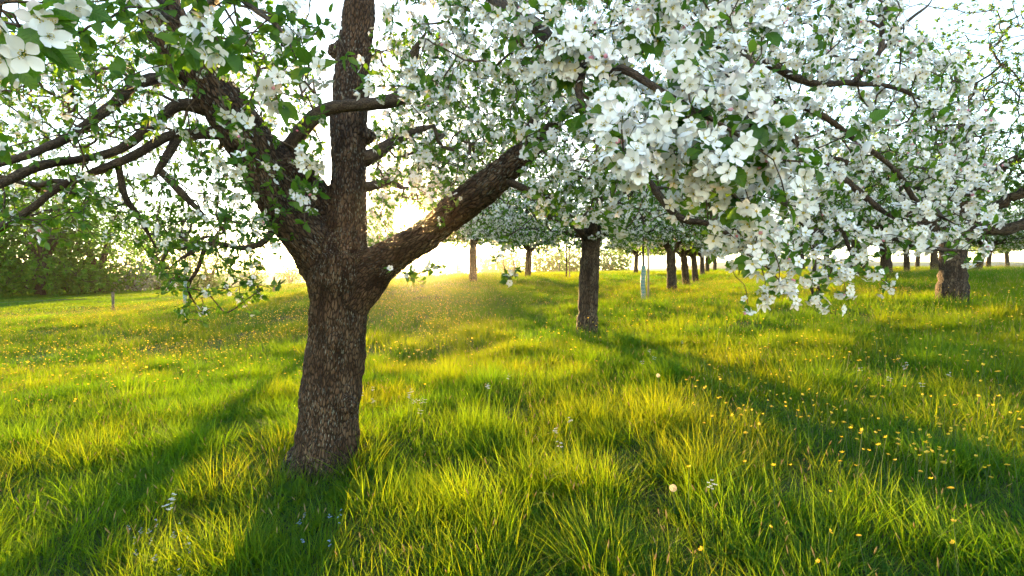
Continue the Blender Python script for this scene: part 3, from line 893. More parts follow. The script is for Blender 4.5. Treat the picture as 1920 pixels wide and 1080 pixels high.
# right: the wide fall of smaller-looking blossom behind them
region([(1290, -120), (1660, -120), (1690, 60), (1790, 110), (1850, 210), (1880, 330), (1860, 430), (1700, 475), (1560, 440), (1440, 380), (1300, 200)], 2.1, 3.6, 1000, 6.2, 3.2)
along([(1480, 440, 2.4), (1600, 440, 2.45), (1720, 460, 2.45), (1840, 470, 2.5)], 18, 46, 4.2, 4.0)
along([(1520, 460, 2.4), (1528, 520, 2.45), (1540, 570, 2.45), (1565, 585, 2.45)], 9, 16, 4.5, 2.0)
along([(1545, 490, 2.4), (1575, 500, 2.4), (1580, 540, 2.4)], 8, 9, 4.5, 2.0)
along([(1600, 490, 2.45), (1640, 515, 2.4), (1665, 535, 2.4)], 9, 10, 4.0, 3.0)
along([(1400, 440, 2.2), (1500, 480, 2.3), (1540, 500, 2.3)], 16, 14, 4, 4)
# centre: overhead
region([(700, -80), (1000, -80), (1290, -80), (1290, 290), (1150, 390), (1000, 290), (880, 250), (760, 200)], 1.7, 3.8, 640, 4.0, 5)
region([(690, 60), (1000, 60), (1060, 300), (900, 330), (830, 420), (700, 380)], 3.2, 5.8, 700, 2.2, 7)
region([(980, 300), (1300, 300), (1330, 400), (1150, 440), (1000, 400)], 2.4, 3.8, 200, 3.0, 6)
along([(790, 350, 3.0), (830, 330, 2.8), (840, 380, 2.8)], 16, 12, 4.5, 2)
along([(760, 230, 2.8), (800, 270, 2.6), (815, 310, 2.6)], 18, 12, 4, 3)
along([(740, 505, 3.2), (800, 515, 3.2), (830, 500, 3.3)], 8, 12, 1.5, 4)
along([(940, 440, 3.2), (955, 500, 3.1), (965, 515, 3.1)], 8, 10, 2, 4)
region([(690, 240), (1000, 250), (960, 330), (860, 420), (800, 470), (700, 480)], 4.4, 6.8, 850, 3.0, 7)
# left: mostly young leaves against the sky
region([(-150, -120), (640, -120), (640, 40), (560, 110), (330, 130), (180, 170), (-150, 110)], 1.15, 2.4, 200, .6, 7)
region([(-200, 60), (560, 60), (610, 200), (600, 420), (500, 470), (270, 470), (120, 430), (-200, 420)], 2.3, 6.0, 2000, 1.2, 7, .95)
along([(300, 430, 3.1), (320, 500, 3.15), (345, 560, 3.2), (375, 585, 3.2)], 26, 75, .8, 5.5, .06, .9)
along([(400, 420, 3.1), (440, 500, 3.1), (475, 555, 3.1)], 24, 65, 1.0, 5.5, .06, .9)
along([(480, 440, 3.2), (530, 520, 3.2)], 22, 12, 1.2, 5, .06, .9)
along([(0, 380, 2.5), (60, 430, 2.5), (120, 430, 2.5)], 20, 18, .8, 5)
along([(150, 330, 2.6), (180, 400, 2.6)], 25, 14, .5, 5)
along([(560, 60, 2.2), (600, 40, 2.0), (640, 130, 2.5)], 30, 14, .8, 5)
# single sprays that stand out on the left (px, py, depth, flowers)
for a, b, d, f in [(66, 52, .60, 4), (58, 92, .60, 2), (395, 65, 1.0, 4), (418, 96, 1.0, 3), (560, 92, 1.12, 5), (585, 130, 1.12, 5), (510, 160, 1.15, 5), (520, 185, 1.15, 4),
                   (425, 212, 1.5, 5), (455, 240, 1.5, 4), (350, 235, 1.7, 4), (425, 305, 1.5, 6), (452, 312, 1.5, 5), (578, 290, 1.6, 6), (592, 310, 1.6, 5),
                   (690, 165, 1.7, 5), (782, 130, 1.6, 6), (440, 362, 1.9, 5), (560, 375, 2.0, 4), (18, 275, 1.2, 5), (65, 130, 1.6, 3), (320, 80, 1.3, 3),
                   (300, 15, 1.0, 3), (235, 15, .9, 2), (145, 10, .8, 3), (15, 100, .8, 2), (60, 225, 1.7, 4), (110, 145, 2.0, 4)]:
    put([P(a, b, d)], 1, 5); tfl[-1][:] = f; tlf[-1][:] = 6
# the crown goes on above the picture and behind it
region([(-500, -700), (1500, -700), (1900, -120), (1300, -80), (700, -80), (-400, -130)], 1.6, 4.2, 260, 2.5, 4)
region([(-200, -600), (900, -600), (1000, 60), (300, 60)], 3.6, 6.0, 140, 2, 4)

TG = np.vstack(tg); TF = np.concatenate(tfl).astype(int); TL = np.concatenate(tlf).astype(int); TS = np.concatenate(tsz)
# the evening sun finds a gap in the crown above the right limb
off = norm(TG - np.array([0, 0, EYE])) @ np.array([sd.x, sd.y, sd.z])
k = off < math.cos(R(1.9)); TG, TF, TL, TS = TG[k], TF[k], TL[k], TS[k]
tips = SK.grow(TG, .05, .012, .1)
rad = SK.radii(.0019, 2.5, .016)
mb = MB(); twig_tubes(mb, SK, rad)
tw = mb.build('twigs', [M['twig']]); under(tw, TREE); tag(tw, kind='stuff')

crown_c = np.array([0.3, 3.4, 3.6])
ax = norm(TG - crown_c) * .55 + SK.dir[tips] * .5 + np.array([0, -.42, .12]) + rng.normal(0, .3, TG.shape)
kF, kL = [], []
mbF, mbL = MB(), MB()
clusters(mbF, mbL, TG, ax, TF, TL, TS, FL_MD, LF_MD, .047, .03, kF, kL)
# leaf tufts along the thin wood
cand = np.where((SK.own[:SK.n] == -1) & (rad < .0045))[0]
cand = cand[rng.uniform(0, 1, len(cand)) < np.where(SK.p[cand, 0] < .3, .32, .10)]
clusters(mbF, mbL, SK.p[cand], SK.dir[cand] * .5 + np.array([0, -.2, .5]) + rng.normal(0, .5, (len(cand), 3)), np.zeros(len(cand), int), rng.integers(1, 4, len(cand)),
         np.full(len(cand), .85), FL_MD, LF_MD, .05, 0, kF, kL)

def split_out(keep, count, size):
    p, rot, s, r = (np.concatenate([k[i] for k in keep]) for i in range(4))
    d = np.maximum(p[:, 1], .05)
    inside = (np.abs(p[:, 0] / d) < 1.0) & (np.abs((p[:, 2] - EYE) / d) < .56) & (p[:, 1] > .3)
    score = np.where(inside, s / d, 0)
    o = np.argsort(-score)[:count]
    m = np.zeros(len(p), bool); m[o] = True
    return p, rot, s, r, m

def tpl_mesh(name, t, mats, r):
    mb = MB()
    mb.V.append(t.V.astype(np.float32)); mb.A.append(t.V.astype(np.float32))
    mb.Rn.append(np.clip(r * (.72 if t.rr.max() > 0 else 1) + t.rr * (r > .6), 0, 1).astype(np.float32)); mb.n = len(t.V)
    if len(t.T): mb.T.append(t.T.astype(np.int32)); mb.mt.append(t.mt)
    if len(t.Q): mb.Q.append(t.Q.astype(np.int32)); mb.mq.append(t.mq)
    return mb.mesh(name, mats)

def place_parts(name, meshes, p, rot, s, root, sub=None):
    inv = Matrix.Translation(root.location).inverted()
    for i in range(len(p)):
        o = bpy.data.objects.new(name, meshes[i % len(meshes)])
        m = Matrix([[*(rot[i][k] * s[i]), p[i][k]] for k in range(3)] + [[0, 0, 0, 1]])
        o.parent = root
        o.matrix_parent_inverse = inv
        o.matrix_basis = m
        scene.collection.objects.link(o)
        if sub:
            c = bpy.data.objects.new(sub[0], sub[1][i % len(sub[1])]); c.parent = o; scene.collection.objects.link(c)

p, rot, s, r, m = split_out(kF, 300, .045)
place_parts('blossom', [tpl_mesh('blossom', FL_HI[i % len(FL_HI)], FMATS, [.1, .3, .5, .75, .95, .2, .4, .6][i % 8]) for i in range(12)], p[m], rot[m], s[m], TREE,
            ('stamens', [tpl_mesh('stamens', stamen_tpl(15, 600 + i), FMATS, .5) for i in range(5)]))
fz_ = p[:, 1] > 2.0
k = ~m & ~fz_; stamp(mbF, FL_MD, p[k], rot[k], s[k], r[k])
k = ~m & fz_; stamp(mbF, FL_FM, p[k], rot[k], s[k], r[k])
o = mbF.build('blossoms', FMATS); under(o, TREE); tag(o, kind='stuff')
p, rot, s, r, m = split_out(kL, 300, .06)
place_parts('leaf', [tpl_mesh('leaf', LF_HI[i % len(LF_HI)], [M['leaf_near']], [.1, .3, .5, .7, .9][i % 5]) for i in range(9)], p[m], rot[m], s[m], TREE)
fz_ = p[:, 1] > 2.0
k = ~m & ~fz_; stamp(mbL, LF_MD, p[k], rot[k], s[k], r[k])
k = ~m & fz_; stamp(mbL, LF_FM, p[k], rot[k], s[k], r[k])
o = mbL.build('leaves', [M['leaf']]); under(o, TREE); tag(o, kind='stuff')

# ------------------------------------------------------------------ trees of the orchard, made at the origin
def crown_points(n, c, rad3, zmin, shell=.45, lumps=9, seed=0, down=None):
    g = np.random.default_rng(seed)
    d = norm(g.normal(0, 1, (n * 3, 3)))
    r = g.uniform(shell**3, 1, n * 3) ** (1 / 3)
    L = norm(g.normal(0, 1, (lumps, 3)))
    bump = .78 + .34 * np.max(np.exp(-((1 - d @ L.T) / .10)), axis=1)
    p = d * (r * bump)[:, None] * np.array(rad3)
    if down: p[:, 2] = np.where(p[:, 2] < 0, p[:, 2] * down / rad3[2] - .05 * (p[:, 0]**2 + p[:, 1]**2) * .5, p[:, 2])
    p = p + np.array(c)
    p = p[p[:, 2] > zmin]
    return p[:n]

def trunk_lines(seed, h, r, limbs, spread, top, lean=(0, 0)):
    g = np.random.default_rng(seed)
    L = [np.array([[0, 0, -.25, r * 1.28], [0, 0, .0, r * 1.14], [lean[0] * .3, lean[1] * .3, h * .35, r], [lean[0] * .7, lean[1] * .7, h * .75, r * .95], [lean[0], lean[1], h, r * .8]])]
    a0 = g.uniform(0, 6.28)
    for k in range(limbs):
        a = a0 + k * 6.28 / limbs + g.uniform(-.35, .35)
        s = spread * g.uniform(.7, 1.15)
        q = np.array([lean[0] * .8, lean[1] * .8, h - .42])
        dirn = np.array([math.cos(a), math.sin(a), 0])
        pts = [np.append(q, r * .58)]
        zt = top * g.uniform(.62, 1.0)
        for t, zz in ((.16, .3), (.38, .62), (.68, .85), (1.0, 1.0)):
            pp = q + dirn * s * t + np.array([0, 0, (zt - h) * zz]) + g.normal(0, .09, 3)
            pts.append(np.append(pp, r * (.5 - .42 * t)))
        L.append(np.array(pts))
    return L

def make_tree(name, seed, lines, pts, fl, lf, barkm, leafm, leaf_len, lodF=FL_LO, lodL=LF_LO, fsize=1.0, sides=12, seg=.14, tip=.004, wob=.03, rmax=.05, spur=.0, ax_up=.35):
    """a tree at the origin: Empty with trunk, crown (and blossom) parts"""
    root = bpy.data.objects.new(name, None)
    sk = Skel(40000)
    mb = MB()
    for i, q in enumerate(lines):
        q = catmull(q, .10)
        if i: q[:, :3] += rng.normal(0, .02, (len(q), 3))
        q[:, 3] *= 1 + rng.normal(0, .045, len(q))
        sk.line(q, i + 1, root=(i == 0))
        V, F, A, T3 = tube(q[:, :3], q[:, 3], sides if i == 0 else 8, cap=True)
        nrm = rng.normal(0, 1, len(V)) * np.repeat(q[:, 3], sides if i == 0 else 8).mean() * .05
        V[:, :2] += nrm[:, None] * .5
        n0 = mb.n; mb.add(V, F, 0, A)
        mb.T.append(T3 + n0); mb.mt.append(np.zeros(len(T3), int))
    tips = sk.grow(pts, seg, wob, .1)
    rad = sk.radii(tip, 2.3, rmax)
    twig_tubes(mb, sk, rad, 0, 3)
    trunk = mb.build('trunk', [barkm], root)
    c = pts.mean(0)
    axs = norm(pts - c) * .8 + np.array([0, 0, ax_up]) + rng.normal(0, .35, pts.shape)
    mbF, mbL = MB(), MB()
    n = len(pts)
    nf = np.clip(rng.poisson(fl, n), 0, 9) if fl > 0 else np.zeros(n, int)
    nl = np.clip(rng.poisson(lf, n), 1, 16)
    clusters(mbF, mbL, pts, axs, nf, nl, np.full(n, fsize), lodF, lodL, leaf_len, 0.0)
    if spur:
        cand = np.where((sk.own[:sk.n] == -1))[0]
        cand = cand[rng.uniform(0, 1, len(cand)) < spur]
        clusters(mbF, mbL, sk.p[cand], rng.normal(0, 1, (len(cand), 3)) + np.array([0, 0, .5]), rng.poisson(fl * .45, len(cand)), rng.poisson(max(1, lf * .6), len(cand)),
                 np.full(len(cand), fsize * .9), lodF, lodL, leaf_len, 0)
    crown = mbL.build('crown', [leafm], root)
    if mbF.n:
        b = mbF.build('blossoms', FMATS, root); tag(b, kind='stuff')
    return root

def settle(root, x, y, rz=0, s=1.0, sz=None, sink=0.0):
    scene.collection.objects.link(root) if root.name not in scene.collection.objects else None
    root.location = (x, y, gz(x, y) - sink)
    root.rotation_euler = (0, 0, rz)
    root.scale = (s, s, sz or s)
    return root

def copy_tree(src):
    c = src.copy()
    for ch in src.children:
        k = ch.copy(); k.parent = c; scene.collection.objects.link(k)
    return c

# the tree in the middle distance, right of centre
x2, y2 = P(1100, 612, 10)[:2]
pts = crown_points(3700, (0.1, 0, 2.75), (4.0, 3.4, 3.0), 1.3, .1, 12, 21, .95)
t2 = make_tree('apple_tree', 5, trunk_lines(31, 2.15, .195, 5, 2.0, 4.6, (.10, 0)), pts, 6.2, 4.0, M['bark_far'], M['leaf'], .066, ax_up=-.05, spur=.16, seg=.12, fsize=1.25, tip=.004)
settle(t2, x2, y2)
tag(t2, 'white-blossoming apple tree in the middle distance right of the sun behind the old tree', 'tree')

# the leafy tree on the right
x3, y3 = P(1785, 558, 10.5)[:2]
pts = crown_points(3600, (0.8, .2, 3.2), (4.6, 3.8, 3.3), 1.7, .2, 14, 25, 1.1)
l3 = trunk_lines(33, 1.7, .25, 6, 2.6, 5.2, (.05, 0))
l3.append(np.array([[0, 0, 1.25, .17], [.5, -.1, 1.55, .14], [1.0, -.1, 1.52, .12], [1.6, 0, 1.75, .10], [2.4, .1, 2.4, .06]]))
t3 = make_tree('apple_tree', 6, l3, pts, .9, 8.0, M['bark_far'], M['leaf'], .07, spur=.2, seg=.12, tip=.004)
settle(t3, x3, y3)
tag(t3, 'thick-trunked leafy apple tree at the right edge with few blossoms and a low dark limb', 'tree')

variants = []
for k in range(4):
    pts = crown_points(1900, (0, 0, 2.9), (3.1 + .25 * k, 3.0, 2.6), 1.35, .1, 9, 50 + k, 1.05)
    v = make_tree('apple_tree', 60 + k, trunk_lines(70 + k, 1.95, .185, 4 + k % 2, 2.0, 4.3, (rng.uniform(-.15, .15), rng.uniform(-.1, .1))), pts, 5.6, 2.6, M['bark_far'], M['leaf'], .09, ax_up=-.05,
                  spur=.12, seg=.2, tip=.006, fsize=2.4)
    variants.append(v)
orchard = [  # px, py, depth, variant, turn, scale, label
 (887, 522, 24, 0, .3, 1.0, 'blossoming apple tree with sunlit trunk below the bright glow'),
 (990, 516, 27, 1, 1.2, .9, 'blossoming apple tree between the glowing gap and the middle-distance tree'),
 (690, 537, 21, 2, 2.2, .7, 'blossoming apple tree right behind the fork of the old tree'),
 (1260, 542, 20, 3, .5, 1.0, 'blossoming apple tree standing just right of the guarded sapling'),
 (1287, 531, 26, 0, 2.0, .95, 'second apple trunk in the receding row right of the guarded sapling'),
 (1304, 523, 31, 1, 3.0, .95, 'third apple trunk in the receding row right of the guarded sapling'),
 (1317, 518, 37, 2, 4.0, .9, 'fourth apple trunk in the receding row right of the guarded sapling'),
 (1326, 514, 43, 3, 5.0, .9, 'fifth apple trunk in the receding row right of the guarded sapling'),
 (1340, 508, 50, 0, 5.6, .9, 'farthest apple trunk in the receding row right of the guarded sapling'),
 (1192, 507, 42, 1, .9, .95, 'small far apple trunk just left of the guarded sapling'),
 (1598, 518, 20, 2, 1.6, 1.05, 'blossoming apple tree left of the pair behind the hanging spray'),
 (1663, 520, 21.5, 3, 2.6, 1.1, 'blossoming apple tree half hidden behind the hanging leafy spray at the right'),
 (1506, 506, 42, 0, .2, .9, 'far apple tree behind the long hanging spray, leftmost on the right slope'),
 (1552, 508, 38, 1, 1.1, .9, 'far apple tree seen just left of the trunk behind the hanging spray'),
 (1701, 507, 32, 2, 3.3, .9, 'far apple tree with upright trunk, first left of the thick right trunk pair'),
 (1719, 507, 40, 3, 4.4, .8, 'small far apple tree between two trunks left of the thick right trunk'),
 (1751, 511, 28, 0, 5.2, .9, 'apple tree with dark trunk directly left of the thick right trunk'),
 (1831, 512, 28, 1, 2.9, .95, 'apple tree with slanting trunk directly right of the thick right trunk'),
 (1852, 507, 40, 2, 0.7, .85, 'small far apple tree right of the slanting trunk'),
 (1890, 504, 44, 3, 1.9, .8, 'small low apple tree farthest right in the orchard'),
 (1440, 508, 46, 1, 4.9, .9, 'far apple tree in the gap below the front blossom boughs'),
]
used = set()
for px, py, d, v, rz, s, lab in orchard:
    q = P(px, py, d)
    t = variants[v] if v not in used else copy_tree(variants[v])
    used.add(v)
    settle(t, q[0], q[1], rz, s)
    t.rotation_euler = (R(rng.uniform(-4, 4)), R(rng.uniform(-4, 4)), rz)
    if 'slanting' in lab: t.rotation_euler = (0, R(9), rz * 0)
    tag(t, lab, 'tree', 'apple trees of the orchard behind')

# ------------------------------------------------------------------ woodland edge on the left
wood = []
for k in range(3):
    pts = crown_points(1350, (0, 0, 6.0), (5.4, 4.8, 5.6), .5, .35, 16, 90 + k)
    pts = np.vstack([pts, crown_points(620, (0, 0, 1.6), (6.0, 5.0, 1.9), .1, .2, 8, 95 + k)])
    v = make_tree('woodland_tree', 80 + k, trunk_lines(110 + k, 2.6, .36, 6, 3.8, 10.5, (.3, .1)), pts, 0, 10, M['bark_far'], M['oak'], .26, seg=.5, tip=.012, wob=.09, rmax=.10, fsize=1.0, sides=10, spur=.10)
    wood.append(v)
wl_ = [(75, 553, 44, 0, 0, 1.0, 'big dark-branched green tree at the woodland edge behind the lawn'),
       (-90, 556, 40, 1, 1, 1.0, 'green woodland tree cut by the left edge of the picture'),
       (185, 550, 48, 2, 2, .92, 'green woodland tree between the big dark-branched tree and the grey bush'),
       (10, 553, 56, 1, 3, 1.15, 'tall woodland tree standing behind the big dark-branched tree'),
       (300, 545, 66, 0, 4, 1.0, 'hazy woodland tree behind the grey bush'),
       (392, 540, 72, 2, 5, .62, 'hazy woodland tree behind the drooping bough of the old tree'),
       (470, 536, 78, 1, .6, .5, 'hazy woodland tree left of the old trunk, behind the fence post'),
       (545, 532, 84, 0, 1.7, .5, 'hazy woodland tree seen just left of the old trunk'),
       (130, 552, 64, 0, 2.4, 1.1, 'tall woodland tree behind the gap in the woodland edge')]
used = set()
for px, py, d, v, rz, s, lab in wl_:
    q = P(px, py, d)
    t = wood[v] if v not in used else copy_tree(wood[v])
    used.add(v)
    settle(t, q[0], q[1], rz, s, sink=.1)
    tag(t, lab, 'tree', 'trees of the woodland edge')
# silvery bush
pts = crown_points(500, (0, 0, 1.3), (2.3, 2.0, 1.7), .2, .3, 8, 120)
bl = [np.array([[.1 * math.cos(a), .1 * math.sin(a), -.1, .06], [.5 * math.cos(a), .5 * math.sin(a), .7, .045], [1.0 * math.cos(a), 1.0 * math.sin(a), 1.5, .025]]) for a in (0, 1.3, 2.6, 3.9, 5.2)]
b = make_tree('silver_bush', 130, bl, pts, 0, 9, M['bark_far'], M['grey_leaf'], .13, seg=.3, tip=.006, wob=.05, sides=6, spur=.15)
q = P(258, 545, 50); settle(b, q[0], q[1], 0, 1.25)
tag(b, 'rounded silvery grey bush in front of the woodland edge', 'bush')

# far trees beyond the rise, in the glow
far_pts = crown_points(700, (0, 0, 4.2), (3.6, 3.4, 3.6), .6, .3, 8, 140)
fv = make_tree('far_tree', 141, trunk_lines(142, 1.8, .25, 4, 2.0, 6.5), far_pts, 0, 8, M['bark_far'], M['oak'], .32, seg=.6, tip=.015, wob=.1, sides=6, spur=.1)
first = True
places = ['below the right limb, leftmost in the glow', 'second from the left in the glow', 'just left of the sunlit trunk', 'just right of the sunlit trunk', 'between the two small trunks under the glow',
          'right of the two small trunks under the glow', 'left of the middle-distance trunk', 'right of the middle-distance trunk']
for k, (px, d, s) in enumerate([(735, 120, 1.5), (790, 135, 1.3), (850, 125, 1.15), (920, 130, 1.5), (965, 118, 1.25), (1030, 128, 1.6), (1075, 140, 1.7), (1150, 125, 1.6)]):
    t = fv if first else copy_tree(fv)
    first = False
    x = (px - 960) / 960 * d
    settle(t, x, d, k * 1.3, s)
    t.location.z = gz(x, d) - .3
    tag(t, 'hazy far tree beyond the rise, ' + places[k], 'tree', 'far trees beyond the rise')

# ------------------------------------------------------------------ saplings with guard and stake, fence
def sapling(px, py, d, h, lab, guard, glab, slab, seed):
    q = P(px, py, d)
    z = gz(q[0], q[1])
    pts = crown_points(130, (0, 0, h + .9), (1.0, 1.0, 1.0), h * .8, .2, 5, seed)
    L = [np.array([[0, 0, -.1, .045], [.01, 0, h * .5, .04], [0, .01, h, .034], [.02, 0, h + .9, .018]])]
    t = make_tree('apple_sapling', seed, L, pts, 3.2, 3.5, M['bark_far'], M['leaf'], .07, seg=.2, tip=.004, fsize=1.3, sides=8)
    settle(t, q[0], q[1]); tag(t, lab, 'tree')
    if guard:
        mb = MB(); n, m_ = 16, 44
        a = np.arange(n) / n * 2 * math.pi
        for r_, sl, skip in ((.078, 0, True), (.070, 1, False)):
            V = np.array([[math.cos(t_ + .02 * k) * r_ + .012 * math.sin(k * .2), math.sin(t_ + .02 * k) * r_, -.05 + k * .028] for k in range(m_) for t_ in a])
            F = np.array([(k * n + j, k * n + (j + 1) % n, (k + 1) * n + (j + 1) % n, (k + 1) * n + j) for k in range(m_ - 1) for j in range(n) if not skip or (k + j) % 2 or k % 4 == 0])
            mb.add(V, F, sl)
        o = mb.build('tree_guard', [M['guard'], M['guard_pale']], None, False)
        o.location = (q[0], q[1], z); tag(o, glab, 'tree guard')
    mb = MB()
    V, F, A, T3 = tube(np.array([[0, 0, -.2], [0.01, 0, .6], [0, 0.01, h + .25]]), [.035, .034, .032], 10, True)
    mb.add(V, F, 0, A); mb.T.append(T3); mb.mt.append(np.zeros(len(T3), int))
    o = mb.build('wooden_stake', [M['stake']])
    o.location = (q[0] + .17, q[1] + .05, z); tag(o, slab, 'stake')
sapling(1206, 556, 16.5, 1.75, 'slim young apple tree with mesh guard between the two nearest orchard trunks', True,
        'teal and white plastic mesh guard round the slim young tree', 'pale wooden stake beside the guarded young tree', 201)
sapling(347, 571, 22, 2.0, 'slim young tree with pale trunk on the left near the fence', True,
        'teal mesh guard at the foot of the slim young tree near the fence', 'wooden stake beside the slim young tree near the fence', 202)
sapling(1062, 520, 28, 1.6, 'thin young tree on the rise left of the middle-distance trunk', False, '', 'thin stake beside the young tree on the rise', 203)

def post(x, y, h, r, lab, lean=0.0):
    mb = MB()
    zs = np.linspace(-.3, h, 7)
    pts = np.stack([lean * zs + rng.normal(0, .004, 7), rng.normal(0, .004, 7), zs], 1)
    V, F, A, T3 = tube(pts, r * (1 + rng.normal(0, .05, 7)), 10, True)
    V[-1, 2] += .02
    mb.add(V, F, 0, A); mb.T.append(T3); mb.mt.append(np.zeros(len(T3), int))
    o = mb.build('fence_post', [M['post']], None, False)
    o.location = (x, y, gz(x, y)); tag(o, lab, 'fence post', 'posts of the pasture fence')
    return (x, y, gz(x, y), h)
FD = np.array([4.73, 6.0])
F0 = np.array([-18.7, 24.0])
fp = []
for k, lab in [(-1, 'fence post cut off by the left edge, beside the lawn'), (0, 'dark fence post standing alone beside the lawn on the left'), (1, 'fence post seen just left of the old trunk under the drooping bough'),
               (2, 'small fence post on the rise just right of the old trunk'), (3, 'fence post on the rise left of the sunlit trunk'), (4, 'fence post on the rise right of the sunlit trunk'), (5, 'last fence post before the trunk of the second small tree')]:
    x, y = F0 + FD * k
    fp.append(post(x, y, 1.05 if k < 2 else 1.25, .06, lab, .03 if k % 2 else -.01))
for hgt in (.5, .85):
    mb = MB()
    for a, b in zip(fp[:-1], fp[1:]):
        t = np.linspace(0, 1, 9)[:, None]
        A_ = np.array([a[0], a[1] - .07, a[2] + hgt]); B_ = np.array([b[0], b[1] - .07, b[2] + hgt])
        pts = A_ + (B_ - A_) * t; pts[:, 2] -= .05 * np.sin(np.pi * t[:, 0])
        V, F, A, _ = tube(pts, np.full(9, .0022), 4); mb.add(V, F, 0, A)
    o = mb.build('fence_wire', [M['wire']]); tag(o, ('lower' if hgt < .6 else 'upper') + ' thin wire strung along the pasture fence', 'wire')

# ------------------------------------------------------------------ grass and meadow flowers
def blade(t, base, dirn, h, w, lean, curve, segs, slot, r):
    """a bent tapering strip"""
    V = []
    side = np.array([-dirn[1], dirn[0], 0])
    tw = random.uniform(-.9, .9)
    side = side * math.cos(tw) + np.array([dirn[0], dirn[1], 0]) * math.sin(tw)
    for i in range(segs + 1):
        s = i / segs
        out = lean * s + curve * s * s
        z = h * (s - .32 * (lean + curve) * s * s)
        p = base + np.array([dirn[0] * out * h, dirn[1] * out * h, z])
        ww = w * (1 - s**1.6) * .5 + .0002
        V += [p - side * ww, p + side * ww]
    F = [(2 * i, 2 * i + 1, 2 * i + 3, 2 * i + 2) for i in range(segs)]
    t.add(V, F, slot, np.full(len(V), r))

def tuft(n, rad_, h0, h1, w, lean, curve, segs, seed):
    random.seed(seed)
    t = Tpl()
    for _ in range(n):
        a = random.uniform(0, 6.283); q = rad_ * math.sqrt(random.random())
        b = np.array([math.cos(a) * q, math.sin(a) * q, -.02])
        da = a + random.uniform(-1.1, 1.1)
        blade(t, b, (math.cos(da), math.sin(da)), random.uniform(h0, h1), w * random.uniform(.6, 1.3), random.uniform(0, lean), random.uniform(.05, curve), segs, 0, random.random())
    return t.done()

def stalk_tpl(n, rad_, h0, h1, seed, head=.036, slot_head=1):
    random.seed(seed)
    t = Tpl()
    for _ in range(n):
        a = random.uniform(0, 6.283); q = rad_ * math.sqrt(random.random())
        h = random.uniform(h0, h1); da = random.uniform(0, 6.28); ln = random.uniform(.03, .2)
        b = np.array([math.cos(a) * q, math.sin(a) * q, -.02])
        blade(t, b, (math.cos(da), math.sin(da)), h, .0028, ln, .1, 3, 0, random.random())
        s = ln + .1
        tip = b + np.array([math.cos(da) * s * h, math.sin(da) * s * h, h * (1 - .32 * s)])
        hl = head * random.uniform(.7, 1.4)
        dv = norm(np.array([math.cos(da) * (s + .2), math.sin(da) * (s + .2), 1.0]))
        sx = np.array([1, 0, 0]); sy = np.array([0, 1, 0]); ww = .0032
        pts = [tip - dv * .01]
        for k, f in ((.25, 1), (.6, .9)):
            c = tip + dv * hl * k
            pts += [c + sx * ww * f, c + sy * ww * f, c - sx * ww * f, c - sy * ww * f]
        pts.append(tip + dv * hl)
        F3 = [(0, 1, 2), (0, 2, 3), (0, 3, 4), (0, 4, 1)] + [(9, 6, 5), (9, 7, 6), (9, 8, 7), (9, 5, 8)]
        t.add(pts, F3, slot_head, np.full(10, random.random()))
        t.add(pts, [(1, 2, 6, 5), (2, 3, 7, 6), (3, 4, 8, 7), (4, 1, 5, 8)], slot_head, np.full(10, random.random()))
    return t.done()

def broad_tpl(n, seed, L0=.08, L1=.16):
    random.seed(seed)
    t = Tpl()
    for k in range(n):
        a = k * 2.4 + random.uniform(-.3, .3); L = random.uniform(L0, L1)
        lt = leaf_tpl(4, 1, random.uniform(.14, .2), .3, .25, .12, seed=seed * 31 + k)
        up = random.uniform(.25, .9)
        V = lt.V * L
        c, s = math.cos(up), math.sin(up)
        V = V @ np.array([[c, 0, s], [0, 1, 0], [-s, 0, c]])
        t.add(rotz(V, a), lt.Q, 0, np.full(len(V), random.random()))
    return t.done()

def head_tpl(h, kind, seed, slots=(0, 1)):
    """a flower on its stem: kind 'cup' (buttercup), 'disc' (dandelion-like), 'spray' (small whites)"""
    random.seed(seed)
    t = Tpl()
    bend = random.uniform(-.12, .12)
    top = np.array([bend * h, random.uniform(-.1, .1) * h, h])
    pts = np.array([[0, 0, -.03], top * np.array([.3, .3, .5]), top])
    V, F, A, _ = tube(pts, [.0016, .0014, .0012], 3)
    t.add(V, F, slots[0], np.full(len(V), .5))
    if kind == 'cup':
        heads = [top] + ([top + np.array([.04, .02, -.05])] if random.random() < .5 else [])
        for hp in heads:
            ta, tb = random.uniform(-.7, .7), random.uniform(-.7, .7)
            tilt = np.array([[1, 0, 0], [0, math.cos(ta), math.sin(ta)], [0, -math.sin(ta), math.cos(ta)]]) @ np.array([[math.cos(tb), 0, -math.sin(tb)], [0, 1, 0], [math.sin(tb), 0, math.cos(tb)]])
            for k in range(5):
                V, F = petal_grid(2, 2, .0105, .0075, .009, 0)
                V = rotz(V, k * 1.2566) @ tilt
                t.add(V + hp, F, slots[1], np.full(len(V), random.random()))
    elif kind == 'disc':
        for ring, (r_, z_, n) in enumerate([(.017, .004, 10), (.012, .008, 8), (.006, .010, 5)]):
            for k in range(n):
                a = k * 6.283 / n + ring * .3
                c, s = math.cos(a), math.sin(a)
                w = .0035
                t.add(np.array([(c * .001, s * .001, .002), (c * r_ - s * w, s * r_ + c * w, z_), (c * r_ + s * w, s * r_ - c * w, z_)]) + top, [(0, 1, 2)], slots[1], np.full(3, random.random()))
    else:
        for k in range(7):
            hp = top + np.array([random.uniform(-.016, .016), random.uniform(-.016, .016), random.uniform(-.03, .01)])
            for j in range(4):
                V = np.array([(0, 0, 0), (.005, -.004, .001), (.010, 0, .002), (.005, .004, .001)])
                t.add(rotz(V, j * 1.571) + hp, [(0, 1, 2, 3)], slots[1], np.full(4, random.random()))
    return t.done()

